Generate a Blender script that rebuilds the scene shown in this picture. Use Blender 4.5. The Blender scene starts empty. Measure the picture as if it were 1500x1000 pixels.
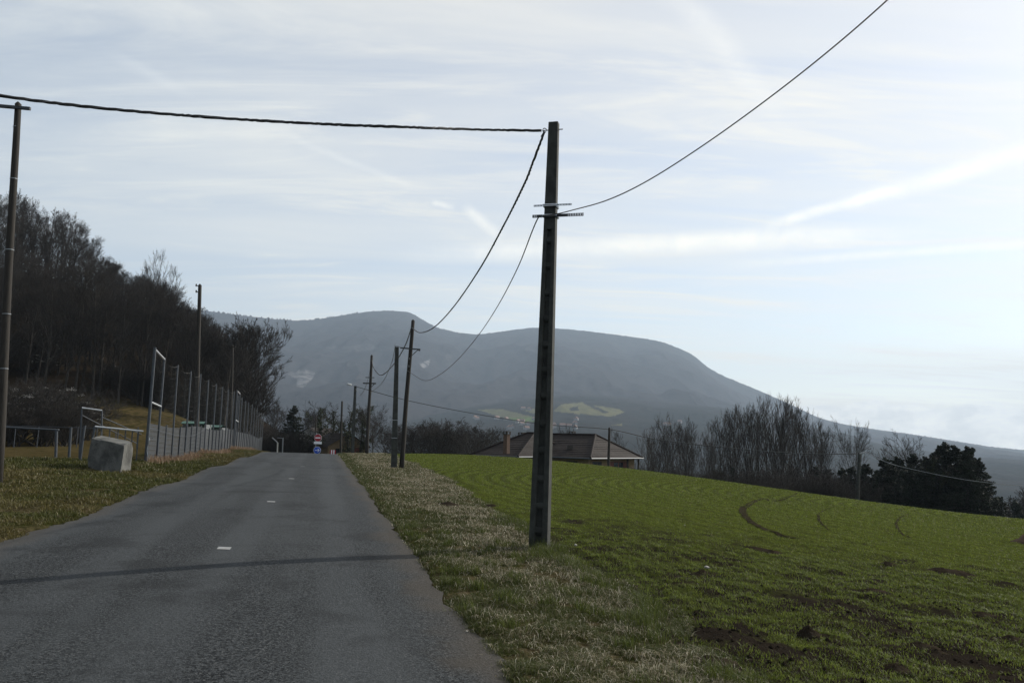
import bpy, bmesh, math, random
import numpy as np
from mathutils import Vector, Matrix

scene = bpy.context.scene
col = scene.collection
R = math.radians

# ------------------------------------------------------------------ camera
FPX = 1150.0                       # focal length in pixels of the 1500 px wide photograph
EYE = Vector((0.0, 0.0, 1.6))
CAM_R = (Matrix.Rotation(R(90 + 7.2), 3, 'X') @ Matrix.Rotation(R(1.2), 3, 'Z'))
cam_data = bpy.data.cameras.new('camera')
cam_data.sensor_fit = 'HORIZONTAL'
cam_data.sensor_width = 36.0
cam_data.lens = 36.0 * FPX / 1500.0
cam_data.clip_start = 0.05
cam_data.clip_end = 40000.0
cam = bpy.data.objects.new('camera', cam_data)
cam.matrix_world = Matrix.Translation(EYE) @ CAM_R.to_4x4()
col.objects.link(cam)
scene.camera = cam

# ------------------------------------------------------------------ sun, exposure
SUN_AZ = R(53.0)                   # to the right of the view direction (+Y)
SUN_EL = R(31.0)
SUN_DIR = Vector((math.sin(SUN_AZ) * math.cos(SUN_EL), math.cos(SUN_AZ) * math.cos(SUN_EL), math.sin(SUN_EL)))
sun_data = bpy.data.lights.new('sun', 'SUN')
sun_data.energy = 5.0
sun_data.angle = R(0.5)
sun_data.color = (1.0, 0.95, 0.86)
sun = bpy.data.objects.new('sun', sun_data)
sun.rotation_euler = SUN_DIR.to_track_quat('Z', 'Y').to_euler()
sun.location = SUN_DIR * 60
col.objects.link(sun)
vs = scene.view_settings
vs.view_transform = 'Standard'
vs.look = 'None'
vs.exposure = 0.0
vs.gamma = 1.0
vs.use_curve_mapping = False
scene.cycles.max_bounces = 6
scene.cycles.diffuse_bounces = 2
scene.cycles.glossy_bounces = 2
scene.cycles.transmission_bounces = 3
scene.cycles.transparent_max_bounces = 8
scene.cycles.volume_bounces = 0
scene.cycles.use_denoising = True
scene.cycles.use_adaptive_sampling = False
scene.cycles.sample_clamp_indirect = 4.0

# ------------------------------------------------------------------ pixel helpers
def ray(px, py):
    d = Vector(((px - 750.0) / FPX, -(py - 500.0) / FPX, -1.0))
    return (CAM_R @ d).normalized()
def at(px, py, depth):             # point on the pixel's ray at forward distance depth (metres along +Y)
    d = ray(px, py)
    return EYE + d * (depth / d.y)
def to_px(p):
    q = CAM_R.transposed() @ (Vector(p) - EYE)
    return (750.0 + FPX * q.x / -q.z, 500.0 - FPX * q.y / -q.z)
CRT = np.array(CAM_R.transposed())
def to_px_np(P):
    q = (P - np.array(EYE)) @ CRT.T
    w = np.maximum(-q[:, 2], 1e-6)
    return 750.0 + FPX * q[:, 0] / w, 500.0 - FPX * q[:, 1] / w

# ------------------------------------------------------------------ node helpers
class NT:
    def __init__(self, tree):
        self.t = tree; self.n = tree.nodes; self.l = tree.links
    def new(self, typ, **kw):
        nd = self.n.new(typ)
        for k, v in kw.items(): setattr(nd, k, v)
        return nd
    def link(self, a, b): self.l.new(a, b)
    def put(self, sock, v):
        if hasattr(v, 'is_output') or isinstance(v, bpy.types.NodeSocket): self.l.new(v, sock)
        elif isinstance(v, (tuple, list)) and len(v) == 3 and sock.type == 'RGBA': sock.default_value = (*v, 1.0)
        else: sock.default_value = v
    def math(self, op, a, b=0.0, c=None, clamp=False):
        nd = self.new('ShaderNodeMath', operation=op, use_clamp=clamp)
        self.put(nd.inputs[0], a); self.put(nd.inputs[1], b)
        if c is not None: self.put(nd.inputs[2], c)
        return nd.outputs[0]
    def vmath(self, op, a, b=None, scale=None):
        nd = self.new('ShaderNodeVectorMath', operation=op)
        self.put(nd.inputs[0], a)
        if b is not None: self.put(nd.inputs[1], b)
        if scale is not None: self.put(nd.inputs['Scale'], scale)
        return nd.outputs['Value'] if op in ('DOT_PRODUCT', 'LENGTH', 'DISTANCE') else nd.outputs[0]
    def mix(self, f, a, b, mode='MIX'):
        nd = self.new('ShaderNodeMix', data_type='RGBA', blend_type=mode)
        self.put(nd.inputs[0], f); self.put(nd.inputs[6], a); self.put(nd.inputs[7], b)
        return nd.outputs[2]
    def noise(self, vec, scale, detail=4.0, rough=0.55, dist=0.0, col=False):
        nd = self.new('ShaderNodeTexNoise')
        if vec is not None: self.put(nd.inputs['Vector'], vec)
        self.put(nd.inputs['Scale'], scale); self.put(nd.inputs['Detail'], detail)
        self.put(nd.inputs['Roughness'], rough); self.put(nd.inputs['Distortion'], dist)
        return nd.outputs['Color'] if col else nd.outputs['Fac']
    def ramp(self, v, lo, hi, a=0.0, b=1.0, smooth=True):
        nd = self.new('ShaderNodeMapRange', interpolation_type='SMOOTHSTEP' if smooth else 'LINEAR')
        for i, x in enumerate((v, lo, hi, a, b)): self.put(nd.inputs[i], x)
        return nd.outputs[0]
    def comb(self, x, y, z):
        nd = self.new('ShaderNodeCombineXYZ')
        for i, v in enumerate((x, y, z)): self.put(nd.inputs[i], v)
        return nd.outputs[0]
    def sep(self, v):
        nd = self.new('ShaderNodeSeparateXYZ'); self.put(nd.inputs[0], v); return nd.outputs
    def bump(self, h, strength=0.3, dist=0.02):
        nd = self.new('ShaderNodeBump'); self.put(nd.inputs['Height'], h)
        nd.inputs['Strength'].default_value = strength; nd.inputs['Distance'].default_value = dist
        return nd.outputs[0]

# ------------------------------------------------------------------ sky
world = bpy.data.worlds.new('World')
scene.world = world
world.use_nodes = True
w = NT(world.node_tree)
w.n.clear()
sky = w.new('ShaderNodeTexSky', sky_type='NISHITA')
sky.sun_disc = False
sky.sun_elevation = SUN_EL
sky.sun_rotation = SUN_AZ
sky.altitude = 500.0
sky.air_density = 1.0
sky.dust_density = 0.8
sky.ozone_density = 1.2
tc = w.new('ShaderNodeTexCoord')
D = w.vmath('NORMALIZE', tc.outputs['Generated'])
dx, dy, dz = w.sep(D)
up = w.math('ADD', w.math('MAXIMUM', dz, 0.0), 0.10)
P = w.comb(w.math('DIVIDE', dx, up), w.math('DIVIDE', dy, up), 0.0)
def turned(vec, ang, sx, sy):
    m = w.new('ShaderNodeMapping')
    w.put(m.inputs['Vector'], vec)
    m.inputs['Rotation'].default_value = (0, 0, ang)
    m.inputs['Scale'].default_value = (sx, sy, 1.0)
    return m.outputs[0]
# thin high cloud: broad veil drawn out across the view, finer wisps in it
veil = w.noise(turned(P, R(-12), 0.16, 0.52), 1.0, 5.0, 0.55, 0.6)
veil2 = w.noise(turned(P, R(8), 0.35, 1.5), 1.0, 6.0, 0.6, 0.9)
wisp = w.noise(turned(P, R(-30), 0.9, 3.4), 1.0, 7.0, 0.62, 1.3)
veil_f = w.ramp(veil, 0.22, 0.78)
veil2_f = w.ramp(veil2, 0.30, 0.80)
wisp_f = w.ramp(wisp, 0.45, 0.75)
lowband = w.ramp(dz, 0.02, 0.20, 1.0, 0.0)
cov = w.math('ADD', w.math('MULTIPLY', veil_f, 0.55), w.math('MULTIPLY', veil2_f, 0.30))
cov = w.math('ADD', cov, w.math('MULTIPLY', wisp_f, 0.30))
cov = w.math('ADD', cov, 0.20)
# aircraft trails and their drifted remains, each a soft band between two directions of the sky
def trail(a, b, half, amount, wob=0.010, rag=5.0, cut=0.25):
    A, B = ray(*a), ray(*b)
    n = A.cross(B).normalized(); t = (B - A).normalized(); mid = (A + B).normalized()
    wobble = w.math('MULTIPLY', w.math('SUBTRACT', w.noise(D, rag, 3.0, 0.5), 0.5), wob * 2)
    dist = w.math('ABSOLUTE', w.math('ADD', w.vmath('DOT_PRODUCT', D, tuple(n)), wobble))
    across = w.ramp(dist, 0.0, half, 1.0, 0.0)
    ta, tb = A.dot(t), B.dot(t)
    al = w.vmath('DOT_PRODUCT', D, tuple(t))
    sp = (tb - ta)
    along = w.math('MULTIPLY', w.ramp(al, ta - sp * 0.02, ta + sp * cut), w.ramp(al, tb - sp * cut, tb + sp * 0.02, 1.0, 0.0))
    front = w.ramp(w.vmath('DOT_PRODUCT', D, tuple(mid)), 0.3, 0.5)
    fray = w.ramp(w.noise(D, 17.0, 7.0, 0.66, 0.6), 0.25, 0.75, 0.35, 1.0)
    return w.math('MULTIPLY', w.math('MULTIPLY', across, along), w.math('MULTIPLY', w.math('MULTIPLY', fray, front), amount))
trails = [
    trail((1110, 334), (1330, 272), 0.010, 0.62, 0.006),
    trail((1230, 300), (1640, 185), 0.017, 0.60, 0.006, cut=0.15),
    trail((560, 376), (1400, 338), 0.019, 0.72, 0.004, cut=0.3),
    trail((1040, 390), (1660, 345), 0.008, 0.40, 0.003, cut=0.3),
    trail((340, 160), (672, 306), 0.007, 0.20, 0.010, cut=0.5),
    trail((630, 296), (668, 306), 0.006, 0.5, 0.002),
    trail((676, 300), (738, 350), 0.011, 0.55, 0.003),
    trail((900, -90), (1190, 215), 0.024, 0.20, 0.016, cut=0.4),
    trail((130, 65), (300, 150), 0.010, 0.16, 0.012, cut=0.45),
]
tsum = trails[0]
for tr in trails[1:]: tsum = w.math('ADD', tsum, tr, clamp=True)
cov = w.math('ADD', cov, w.math('MULTIPLY', lowband, 0.25), clamp=True)
toward = w.math('MAXIMUM', w.vmath('DOT_PRODUCT', D, tuple(SUN_DIR)), 0.0)
facing = w.ramp(w.vmath('DOT_PRODUCT', D, tuple(SUN_DIR)), -0.8, 0.9, 0.0, 1.0)      # thin cloud shines towards the sun, dull away from it
glow = w.math('MULTIPLY', w.math('POWER', toward, 8.0), 0.4)
cloud_l = w.math('ADD', w.math('ADD', 2.9, w.math('MULTIPLY', facing, 4.35)), glow)
warm = w.ramp(w.vmath('DOT_PRODUCT', D, tuple(SUN_DIR)), 0.1, 0.8, 0.0, 1.0)
cloud_c = w.vmath('SCALE', w.mix(warm, w.mix(w.ramp(dz, 0.0, 0.22), (1.0, 0.96, 0.86), (0.93, 0.985, 1.0)), (1.0, 0.965, 0.865)), scale=cloud_l)
base = w.vmath('SCALE', sky.outputs[0], scale=1.0)
skyc = w.mix(cov, base, cloud_c)
skyc = w.mix(w.math('MULTIPLY', tsum, 1.25, clamp=True), skyc, w.vmath('SCALE', cloud_c, scale=1.20))
# heaped cloud low over the horizon
az = w.math('ARCTAN2', dx, dy)
el = w.math('ARCSINE', dz)
lump = w.noise(w.comb(w.math('MULTIPLY', az, 9.0), w.math('MULTIPLY', el, 16.0), 3.1), 1.0, 6.0, 0.62)
top = w.math('ADD', w.math('MULTIPLY', w.noise(w.comb(w.math('MULTIPLY', az, 5.0), 7.7, 0.0), 1.0, 3.0), 0.055), 0.024)
heap = w.ramp(w.math('SUBTRACT', w.math('ADD', top, w.math('MULTIPLY', w.math('SUBTRACT', lump, 0.5), 0.07)), el), -0.001, 0.008)
shade = w.noise(w.comb(w.math('MULTIPLY', az, 24.0), w.math('MULTIPLY', el, 46.0), 1.0), 1.0, 6.0, 0.62)
heap_l = w.math('MULTIPLY', cloud_l, w.ramp(shade, 0.3, 0.7, 0.84, 1.16))
heap_c = w.vmath('SCALE', w.mix(w.ramp(shade, 0.35, 0.6), (0.95, 0.945, 0.92), (1.0, 0.975, 0.91)), scale=heap_l)
skyc = w.mix(w.math('MULTIPLY', heap, 0.9), skyc, heap_c)
bg = w.new('ShaderNodeBackground')
w.link(skyc, bg.inputs[0])
bg.inputs[1].default_value = 0.145
wo = w.new('ShaderNodeOutputWorld')
w.link(bg.outputs[0], wo.inputs[0])

# ------------------------------------------------------------------ materials
def material(name):
    m = bpy.data.materials.new(name); m.use_nodes = True
    t = NT(m.node_tree); b = t.n['Principled BSDF']
    return m, t, b
def simple(name, c, rough=0.7, var=0.25, scale=8.0, bump=0.2, bdist=0.01, metal=0.0, spec=0.4, c2=None, stretch=(1, 1, 1), fine=0.0):
    m, t, b = material(name)
    co = t.new('ShaderNodeTexCoord').outputs['Object']
    mp = t.new('ShaderNodeMapping'); t.link(co, mp.inputs[0]); mp.inputs['Scale'].default_value = stretch
    n1 = t.noise(mp.outputs[0], scale, 6.0, 0.6)
    dark = tuple(x * (1 - var) for x in c); light = tuple(min(1, x * (1 + var)) for x in (c2 or c))
    cc = t.mix(t.ramp(n1, 0.3, 0.7), dark, light)
    if fine:
        n2 = t.noise(mp.outputs[0], scale * 9, 3.0, 0.6)
        cc = t.mix(t.ramp(n2, 0.55, 0.72, 0.0, fine), cc, tuple(x * 0.35 for x in c))
    t.link(cc, b.inputs['Base Color'])
    b.inputs['Roughness'].default_value = rough
    b.inputs['Metallic'].default_value = metal
    b.inputs['Specular IOR Level'].default_value = spec
    if bump: t.link(t.bump(t.noise(mp.outputs[0], scale * 4, 5.0, 0.65), bump, bdist), b.inputs['Normal'])
    return m
M = {}
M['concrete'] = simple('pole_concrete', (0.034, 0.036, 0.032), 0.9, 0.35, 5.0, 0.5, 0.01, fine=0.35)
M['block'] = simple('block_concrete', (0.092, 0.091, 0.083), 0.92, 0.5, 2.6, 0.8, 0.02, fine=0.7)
M['wood'] = simple('weathered_wood', (0.024, 0.020, 0.016), 0.85, 0.4, 6.0, 0.5, 0.01, stretch=(6, 6, 0.5), fine=0.3)
M['bark'] = simple('bark', (0.034, 0.029, 0.024), 0.95, 0.4, 3.0, 0.4, 0.02, stretch=(2, 2, 0.6))
M['twig'] = simple('twigs', (0.021, 0.0175, 0.0145), 0.95, 0.3, 0.8, 0.0)
M['twig_pale'] = simple('twigs_pale', (0.044, 0.037, 0.031), 0.95, 0.3, 0.8, 0.0)
M['galv'] = simple('galvanised_steel', (0.24, 0.255, 0.27), 0.42, 0.15, 14.0, 0.1, 0.002, metal=0.75)
M['paint_steel'] = simple('grey_painted_steel', (0.055, 0.063, 0.073), 0.55, 0.15, 5.0, 0.05, 0.002, metal=0.2)
M['pale_lit_bar'] = simple('pale_sunlit_steel', (0.55, 0.56, 0.57), 0.38, 0.08, 9.0, 0.05, 0.002, metal=0.4)  # pale steel; the sunlit look of goal and rail top bars is in this colour
M['dark_steel'] = simple('dark_steel', (0.05, 0.052, 0.055), 0.5, 0.2, 12.0, 0.1, 0.002, metal=0.6)
M['panel'] = simple('grey_fence_mesh', (0.042, 0.046, 0.051), 0.75, 0.12, 2.0, 0.0)
M['rope'] = simple('net_rope', (0.06, 0.06, 0.056), 0.8, 0.2, 5.0, 0.0)
M['cable'] = simple('black_cable', (0.018, 0.018, 0.019), 0.38, 0.15, 20.0, 0.0, spec=0.5)
M['strap'] = simple('steel_strap', (0.65, 0.68, 0.72), 0.3, 0.1, 20.0, 0.0, metal=0.8)
# ------------------------------------------------------------------ object helpers
def link(o, parent=None):
    col.objects.link(o)
    if parent is not None: o.parent = parent
    return o
def tag(o, label=None, cat=None, group=None, kind=None):
    if label: o['label'] = label
    if cat: o['category'] = cat
    if group: o['group'] = group
    if kind: o['kind'] = kind
    return o
def thing(name, label, cat, loc=(0, 0, 0), group=None):
    o = bpy.data.objects.new(name, None)
    o.empty_display_size = 0.2
    o.location = loc
    link(o); tag(o, label, cat, group)
    return o
def mesh_np(name, V, faces_list, mats, smooth=False):
    """V (n,3); faces_list: list of (m,k) int arrays"""
    me = bpy.data.meshes.new(name)
    V = np.asarray(V, dtype=np.float32)
    me.vertices.add(len(V)); me.vertices.foreach_set('co', V.ravel())
    loops = np.concatenate([f.ravel() for f in faces_list]).astype(np.int32)
    tot = np.concatenate([np.full(len(f), f.shape[1], dtype=np.int32) for f in faces_list])
    start = np.concatenate([[0], np.cumsum(tot)[:-1]]).astype(np.int32)
    me.loops.add(len(loops)); me.loops.foreach_set('vertex_index', loops)
    me.polygons.add(len(tot)); me.polygons.foreach_set('loop_start', start)
    try: me.polygons.foreach_set('loop_total', tot)
    except Exception: pass
    me.polygons.foreach_set('use_smooth', np.full(len(tot), smooth, dtype=bool))
    for m in (mats if isinstance(mats, (list, tuple)) else [mats]): me.materials.append(m)
    me.update(calc_edges=True)
    me.validate()
    return me
def col_attr(me, name, C):
    a = me.color_attributes.new(name, 'FLOAT_COLOR', 'POINT')
    C4 = np.ones((len(C), 4), dtype=np.float32); C4[:, :C.shape[1]] = C
    a.data.foreach_set('color', C4.ravel())
class MB:
    """collects shapes in world space; build() links them as ONE mesh object under a parent"""
    def __init__(self): self.v = []; self.f = []
    def add(self, vs_, fs_):
        b = len(self.v)
        self.v += [Vector(x) for x in vs_]
        self.f += [tuple(i + b for i in f) for f in fs_]
        return self
    def tube(self, p0, p1, r0, r1=None, n=8, caps=True):
        p0, p1 = Vector(p0), Vector(p1)
        r1 = r0 if r1 is None else r1
        q = (p1 - p0).to_track_quat('Z', 'Y')
        vs_ = []
        for p, r in ((p0, r0), (p1, r1)):
            for k in range(n):
                a = 2 * math.pi * k / n
                vs_.append(p + q @ Vector((r * math.cos(a), r * math.sin(a), 0)))
        fs_ = [(k, (k + 1) % n, n + (k + 1) % n, n + k) for k in range(n)]
        if caps: fs_ += [tuple(range(n - 1, -1, -1)), tuple(range(n, 2 * n))]
        return self.add(vs_, fs_)
    def path(self, pts, r, n=6, caps=True):
        pts = [Vector(p) for p in pts]
        rs = r if isinstance(r, (list, tuple)) else [r] * len(pts)
        vs_ = []; ref = Vector((0.13, 0.21, 0.97))
        for i, p in enumerate(pts):
            t = (pts[min(i + 1, len(pts) - 1)] - pts[max(i - 1, 0)]).normalized()
            a = t.cross(ref)
            if a.length < 1e-3: a = t.cross(Vector((1, 0, 0)))
            a.normalize(); b = t.cross(a)
            for k in range(n):
                g = 2 * math.pi * k / n
                vs_.append(p + (a * math.cos(g) + b * math.sin(g)) * rs[i])
        fs_ = []
        for i in range(len(pts) - 1):
            for k in range(n):
                fs_.append((i * n + k, i * n + (k + 1) % n, (i + 1) * n + (k + 1) % n, (i + 1) * n + k))
        if caps: fs_ += [tuple(range(n - 1, -1, -1)), tuple(range((len(pts) - 1) * n, len(pts) * n))]
        return self.add(vs_, fs_)
    def box(self, c, s, rot=None):
        c = Vector(c); rot = rot or Matrix.Identity(3)
        vs_ = [c + rot @ Vector((x * s[0] / 2, y * s[1] / 2, z * s[2] / 2)) for z in (-1, 1) for y in (-1, 1) for x in (-1, 1)]
        return self.add(vs_, [(0, 2, 3, 1), (4, 5, 7, 6), (0, 1, 5, 4), (2, 6, 7, 3), (0, 4, 6, 2), (1, 3, 7, 5)])
    def build(self, name, mat, parent=None, smooth=False, bevel=0.0):
        off = Vector(parent.location) if parent is not None else Vector()
        if parent is not None and parent.parent is not None: off += Vector(parent.parent.location)
        me = bpy.data.meshes.new(name)
        me.from_pydata([tuple(p - off) for p in self.v], [], self.f)
        me.materials.append(mat)
        if smooth: me.polygons.foreach_set('use_smooth', [True] * len(me.polygons))
        me.update()
        o = bpy.data.objects.new(name, me)
        if bevel:
            md = o.modifiers.new('bevel', 'BEVEL'); md.width = bevel; md.segments = 2; md.limit_method = 'ANGLE'
        return link(o, parent)
    def build_own(self, name, mat, origin, smooth=False, bevel=0.0):
        origin = Vector(origin)
        self.v = [p - origin for p in self.v]
        o = self.build(name, mat, None, smooth, bevel); o.location = origin
        return o

# ------------------------------------------------------------------ terrain heights
def r_road(y):
    y = np.asarray(y, dtype=float)
    z = 0.008 * y
    k = np.clip(y - 48, 0, 45)
    z = z - 0.00125 * k * k - np.clip(y - 93, 0, None) * 0.08
    return z
def right_edge(y): return 1.34 - 0.24 * np.asarray(y, dtype=float)
ROAD_W = 5.4
ctrl = []
for y in (-25, -8, 4, 14, 24, 34, 44, 52, 60, 70, 82, 100, 130):
    for u in (-ROAD_W, 0.0):
        ctrl.append((float(right_edge(y)) + u, y, float(r_road(y))))
for y in (-20, -5, 6, 16, 28, 40):
    for x in (6, 13, 21, 30, 42):
        ctrl.append((x, y, 0.05 - 0.075 * (x - 0.5) + (0.05 if y > 20 else 0)))
crest = [(700, 670, 66), (800, 679, 63), (940, 692, 58), (1100, 713, 54), (1250, 735, 50), (1380, 752, 47), (1480, 766, 44), (1640, 787, 42)]
for px, py, d in crest:
    c = at(px, py, d); ctrl.append(tuple(c))
    out = Vector((c.x, c.y, 0)).normalized()
    for e, drop in ((9, 1.6), (22, 4.6), (45, 10.0), (90, 20.0)):
        q = c + out * e; ctrl.append((q.x, q.y, c.z - drop))
# left bank, fence line, pitch, grass bank and wooded slope
for y, z in ((2, 0.20), (12, 0.28), (20, 0.42), (28, 0.57), (40, 0.62), (55, 0.6), (70, 0.35), (84, 0.15)):
    ctrl.append((float(right_edge(y)) - ROAD_W - 2.6, y, z))
for x, y, z in ((-14, 8, 0.40), (-16, 18, 0.5), (-20, 28, 0.55), (-25, 40, 0.5), (-32, 55, 0.5), (-40, 62, 0.6), (-30, 25, 0.55), (-45, 40, 0.6),
                (-26, 66, 0.6), (-31, 70, 0.9), (-45.8, 85, 5.1), (-40, 86, 4.4), (-35.5, 85, 3.6), (-33, 86, 2.0), (-32, 93, 0.4), (-60, 75, 5.5),
                (-62, 100, 11), (-50, 105, 9.5), (-43, 110, 5.5), (-38, 118, -1.0), (-35, 105, -0.6), (-80, 80, 11), (-80, 110, 21), (-66, 125, 20), (-55, 140, 17),
                (-52, 150, 8), (-46, 165, 2), (-110, 90, 27), (-110, 130, 34), (-80, 150, 30), (-60, 35, 2), (-90, 40, 8), (-120, 50, 18), (-30, 130, -5.0), (-20, 110, -3.5)):
    ctrl.append((x, y, z))
ctrl = np.array(ctrl)
def tps_fit(C):
    n = len(C)
    d2 = ((C[:, None, :2] - C[None, :, :2]) ** 2).sum(-1)
    K = 0.5 * d2 * np.log(d2 + 1e-9)
    K[np.arange(n), np.arange(n)] += 6.0
    Pm = np.hstack([np.ones((n, 1)), C[:, :2]])
    A = np.zeros((n + 3, n + 3)); A[:n, :n] = K; A[:n, n:] = Pm; A[n:, :n] = Pm.T
    return np.linalg.solve(A, np.concatenate([C[:, 2], np.zeros(3)]))
TPS = tps_fit(ctrl)
def smooth01(t): t = np.clip(t, 0, 1); return t * t * (3 - 2 * t)
VALLEY = -95.0
def HT(x, y):
    x = np.atleast_1d(np.asarray(x, dtype=float)); y = np.atleast_1d(np.asarray(y, dtype=float))
    rr = np.hypot(x, y)
    k = np.minimum(1.0, 190.0 / np.maximum(rr, 1e-6))
    xe, ye = x * k, y * k
    out = np.zeros_like(xe)
    n = len(ctrl)
    for s in range(0, len(xe), 20000):
        a, b = xe[s:s + 20000], ye[s:s + 20000]
        d2 = (a[:, None] - ctrl[None, :, 0]) ** 2 + (b[:, None] - ctrl[None, :, 1]) ** 2
        out[s:s + 20000] = (0.5 * d2 * np.log(d2 + 1e-9)) @ TPS[:n] + TPS[n] + TPS[n + 1] * a + TPS[n + 2] * b
    f = smooth01((rr - 130) / 500)
    return out * (1 - f) + VALLEY * f
def H(x, y): return float(HT(x, y)[0])
def ground(px, py, dmax=120.0):    # where the pixel's ray meets the ground
    d = ray(px, py)
    ds = np.arange(2.5, dmax, 0.05)
    X = d.x / d.y * ds; Z = 1.6 + d.z / d.y * ds
    hit = np.nonzero(Z <= HT(X, ds))[0]
    k = ds[hit[0]] if len(hit) else dmax
    p = EYE + d * (k / d.y)
    return Vector((p.x, p.y, H(p.x, p.y)))
def on_ground(px, depth, dz=0.0):  # column px at a forward distance, standing on the ground
    p = at(px, 640, depth)
    for _ in range(3):
        z = H(p.x, p.y); q = to_px((p.x, p.y, z)); p.x += (px - q[0]) / FPX * depth
    return Vector((p.x, p.y, H(p.x, p.y) + dz))

# value noise for relief and scatter
rngN = np.random.RandomState(11)
_tab = rngN.rand(256, 256)
def vnoise(x, y, s):
    x = np.asarray(x) * s; y = np.asarray(y) * s
    xi = np.floor(x).astype(int); yi = np.floor(y).astype(int)
    fx = smooth01(x - xi); fy = smooth01(y - yi)
    g = lambda i, j: _tab[i % 256, j % 256]
    return (g(xi, yi) * (1 - fx) + g(xi + 1, yi) * fx) * (1 - fy) + (g(xi, yi + 1) * (1 - fx) + g(xi + 1, yi + 1) * fx) * fy
def fbm(x, y, s, o=4):
    v = 0; a = 0.5; t = 0
    for k in range(o):
        v = v + a * vnoise(np.asarray(x) + 17.3 * k, np.asarray(y) - 9.1 * k, s); t += a; s *= 2.05; a *= 0.55
    return v / t
def u_of(x, y): return x - right_edge(y)                      # metres right of the road's right edge
def field_edge(y): return np.interp(y, [0, 5, 8, 11, 18, 36, 55, 70, 90], [1.75, 1.55, 1.4, 0.85, -0.35, -3.9, -8.4, -12.5, -17]) + 1.3 * (fbm(np.asarray(y) * 0 + 3.7, y, 0.45, 4) - 0.5)
def relief(x, y):
    u = u_of(x, y)
    inroad = smooth01((u + ROAD_W + 0.12) / 0.25) * smooth01((0.12 - u) / 0.25)
    dist = np.hypot(x, y)
    near = np.clip(1.2 - dist / 70, 0.15, 1)
    clod = (fbm(x, y, 2.2, 3) - 0.5) * 0.10 + (fbm(x + 40, y, 7.0, 2) - 0.5) * 0.05
    vf = x - field_edge(y)
    fld = smooth01(vf / 0.5)
    furrow = -0.10 * np.exp(-((vf - 0.25) / 0.22) ** 2) * (fbm(x, y, 0.5, 2))
    tuft = (fbm(x - 70, y + 30, 1.3, 3) - 0.45) * 0.13
    z = np.where(u > -1, fld * clod * 1.2 + (1 - fld) * tuft * 0.8, tuft * 1.3) * near + furrow
    lip = 0.02
    return (1 - inroad) * (z + lip) + inroad * (-0.07)
def HG(x, y):
    x = np.atleast_1d(np.asarray(x, float)); y = np.atleast_1d(np.asarray(y, float))
    return HT(x, y) + np.where(np.hypot(x, y) < 200, relief(x, y), 0)

# ------------------------------------------------------------------ ground sheet
NX, NY = 620, 620
s = np.linspace(-1, 1, NX); gx = 3.1 * np.sinh(8.5 * s)
s = np.linspace(-0.62, 1, NY); gy = 9.0 + 4.2 * np.sinh(8.2 * s)
X, Y = np.meshgrid(gx, gy)
xf, yf = X.ravel(), Y.ravel()
Z = HG(xf, yf)
idx = np.arange(NX * NY).reshape(NY, NX)
F = np.stack([idx[:-1, :-1], idx[:-1, 1:], idx[1:, 1:], idx[1:, :-1]], -1).reshape(-1, 4)

m, t, b = material('ground_soil_and_turf')
geo = t.new('ShaderNodeNewGeometry').outputs['Position']
px_, py_, pz_ = t.sep(geo)
big = t.noise(geo, 0.35, 4.0, 0.6); mid = t.noise(geo, 1.6, 6.0, 0.65); fine = t.noise(geo, 9.0, 6.0, 0.7); vfine = t.noise(geo, 45.0, 3.0, 0.7)
zone = t.new('ShaderNodeVertexColor', layer_name='zone')
zr, zg, zb = t.sep(zone.outputs['Color'])
soil = t.mix(fine, (0.012, 0.010, 0.008), (0.034, 0.027, 0.021))
green = t.mix(t.ramp(fine, 0.3, 0.7), (0.040, 0.050, 0.010), (0.090, 0.108, 0.022))
dist = t.vmath('LENGTH', geo)
# drill rows sweep round in wide arcs; far off the shoots close over the soil
rc = Vector((26.0, 33.0, 0))
rad = t.vmath('LENGTH', t.vmath('SUBTRACT', t.comb(px_, py_, 0.0), (rc.x, rc.y, 0.0)))
rows = t.math('SINE', t.math('ADD', t.math('MULTIPLY', rad, 10.13), t.math('MULTIPLY', big, 5.0)))
bare = t.math('ADD', t.math('MULTIPLY', mid, 0.75), t.math('MULTIPLY', big, 0.45))
bare = t.math('ADD', bare, t.math('MULTIPLY', rows, 0.035))
cover_far = t.ramp(dist, 6.0, 28.0, -0.08, 0.30)
crop = t.ramp(t.math('SUBTRACT', bare, cover_far), 0.46, 0.66, 1.0, 0.0)
field_c = t.mix(t.math('MULTIPLY', crop, t.ramp(t.math('ADD', rows, t.math('MULTIPLY', mid, 1.2)), -0.6, 1.2, 0.62, 0.97)), soil, green)
straw = t.mix(t.ramp(fine, 0.35, 0.65), (0.040, 0.031, 0.016), (0.11, 0.088, 0.050))
moss = t.mix(t.ramp(fine, 0.3, 0.7), (0.016, 0.019, 0.006), (0.044, 0.046, 0.013))
turf = t.mix(t.ramp(mid, 0.38, 0.62), moss, straw)
turf = t.mix(t.ramp(vfine, 0.5, 0.8, 0.0, 0.7), turf, (0.015, 0.013, 0.008))
leafy = t.mix(fine, (0.014, 0.011, 0.008), (0.036, 0.027, 0.018))
edge = t.math('ADD', zr, t.math('MULTIPLY', t.math('SUBTRACT', mid, 0.5), 0.5))
c = t.mix(t.ramp(edge, 0.42, 0.58), turf, field_c)
c = t.mix(t.ramp(t.math('ADD', zg, t.math('MULTIPLY', t.math('SUBTRACT', mid, 0.5), 0.5)), 0.4, 0.6), c, leafy)
grassy = t.mix(t.ramp(mid, 0.35, 0.65), (0.036, 0.031, 0.012), (0.082, 0.060, 0.028))
c = t.mix(zb, c, grassy)
t.link(c, b.inputs['Base Color'])
b.inputs['Roughness'].default_value = 0.95
b.inputs['Specular IOR Level'].default_value = 0.0
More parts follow.
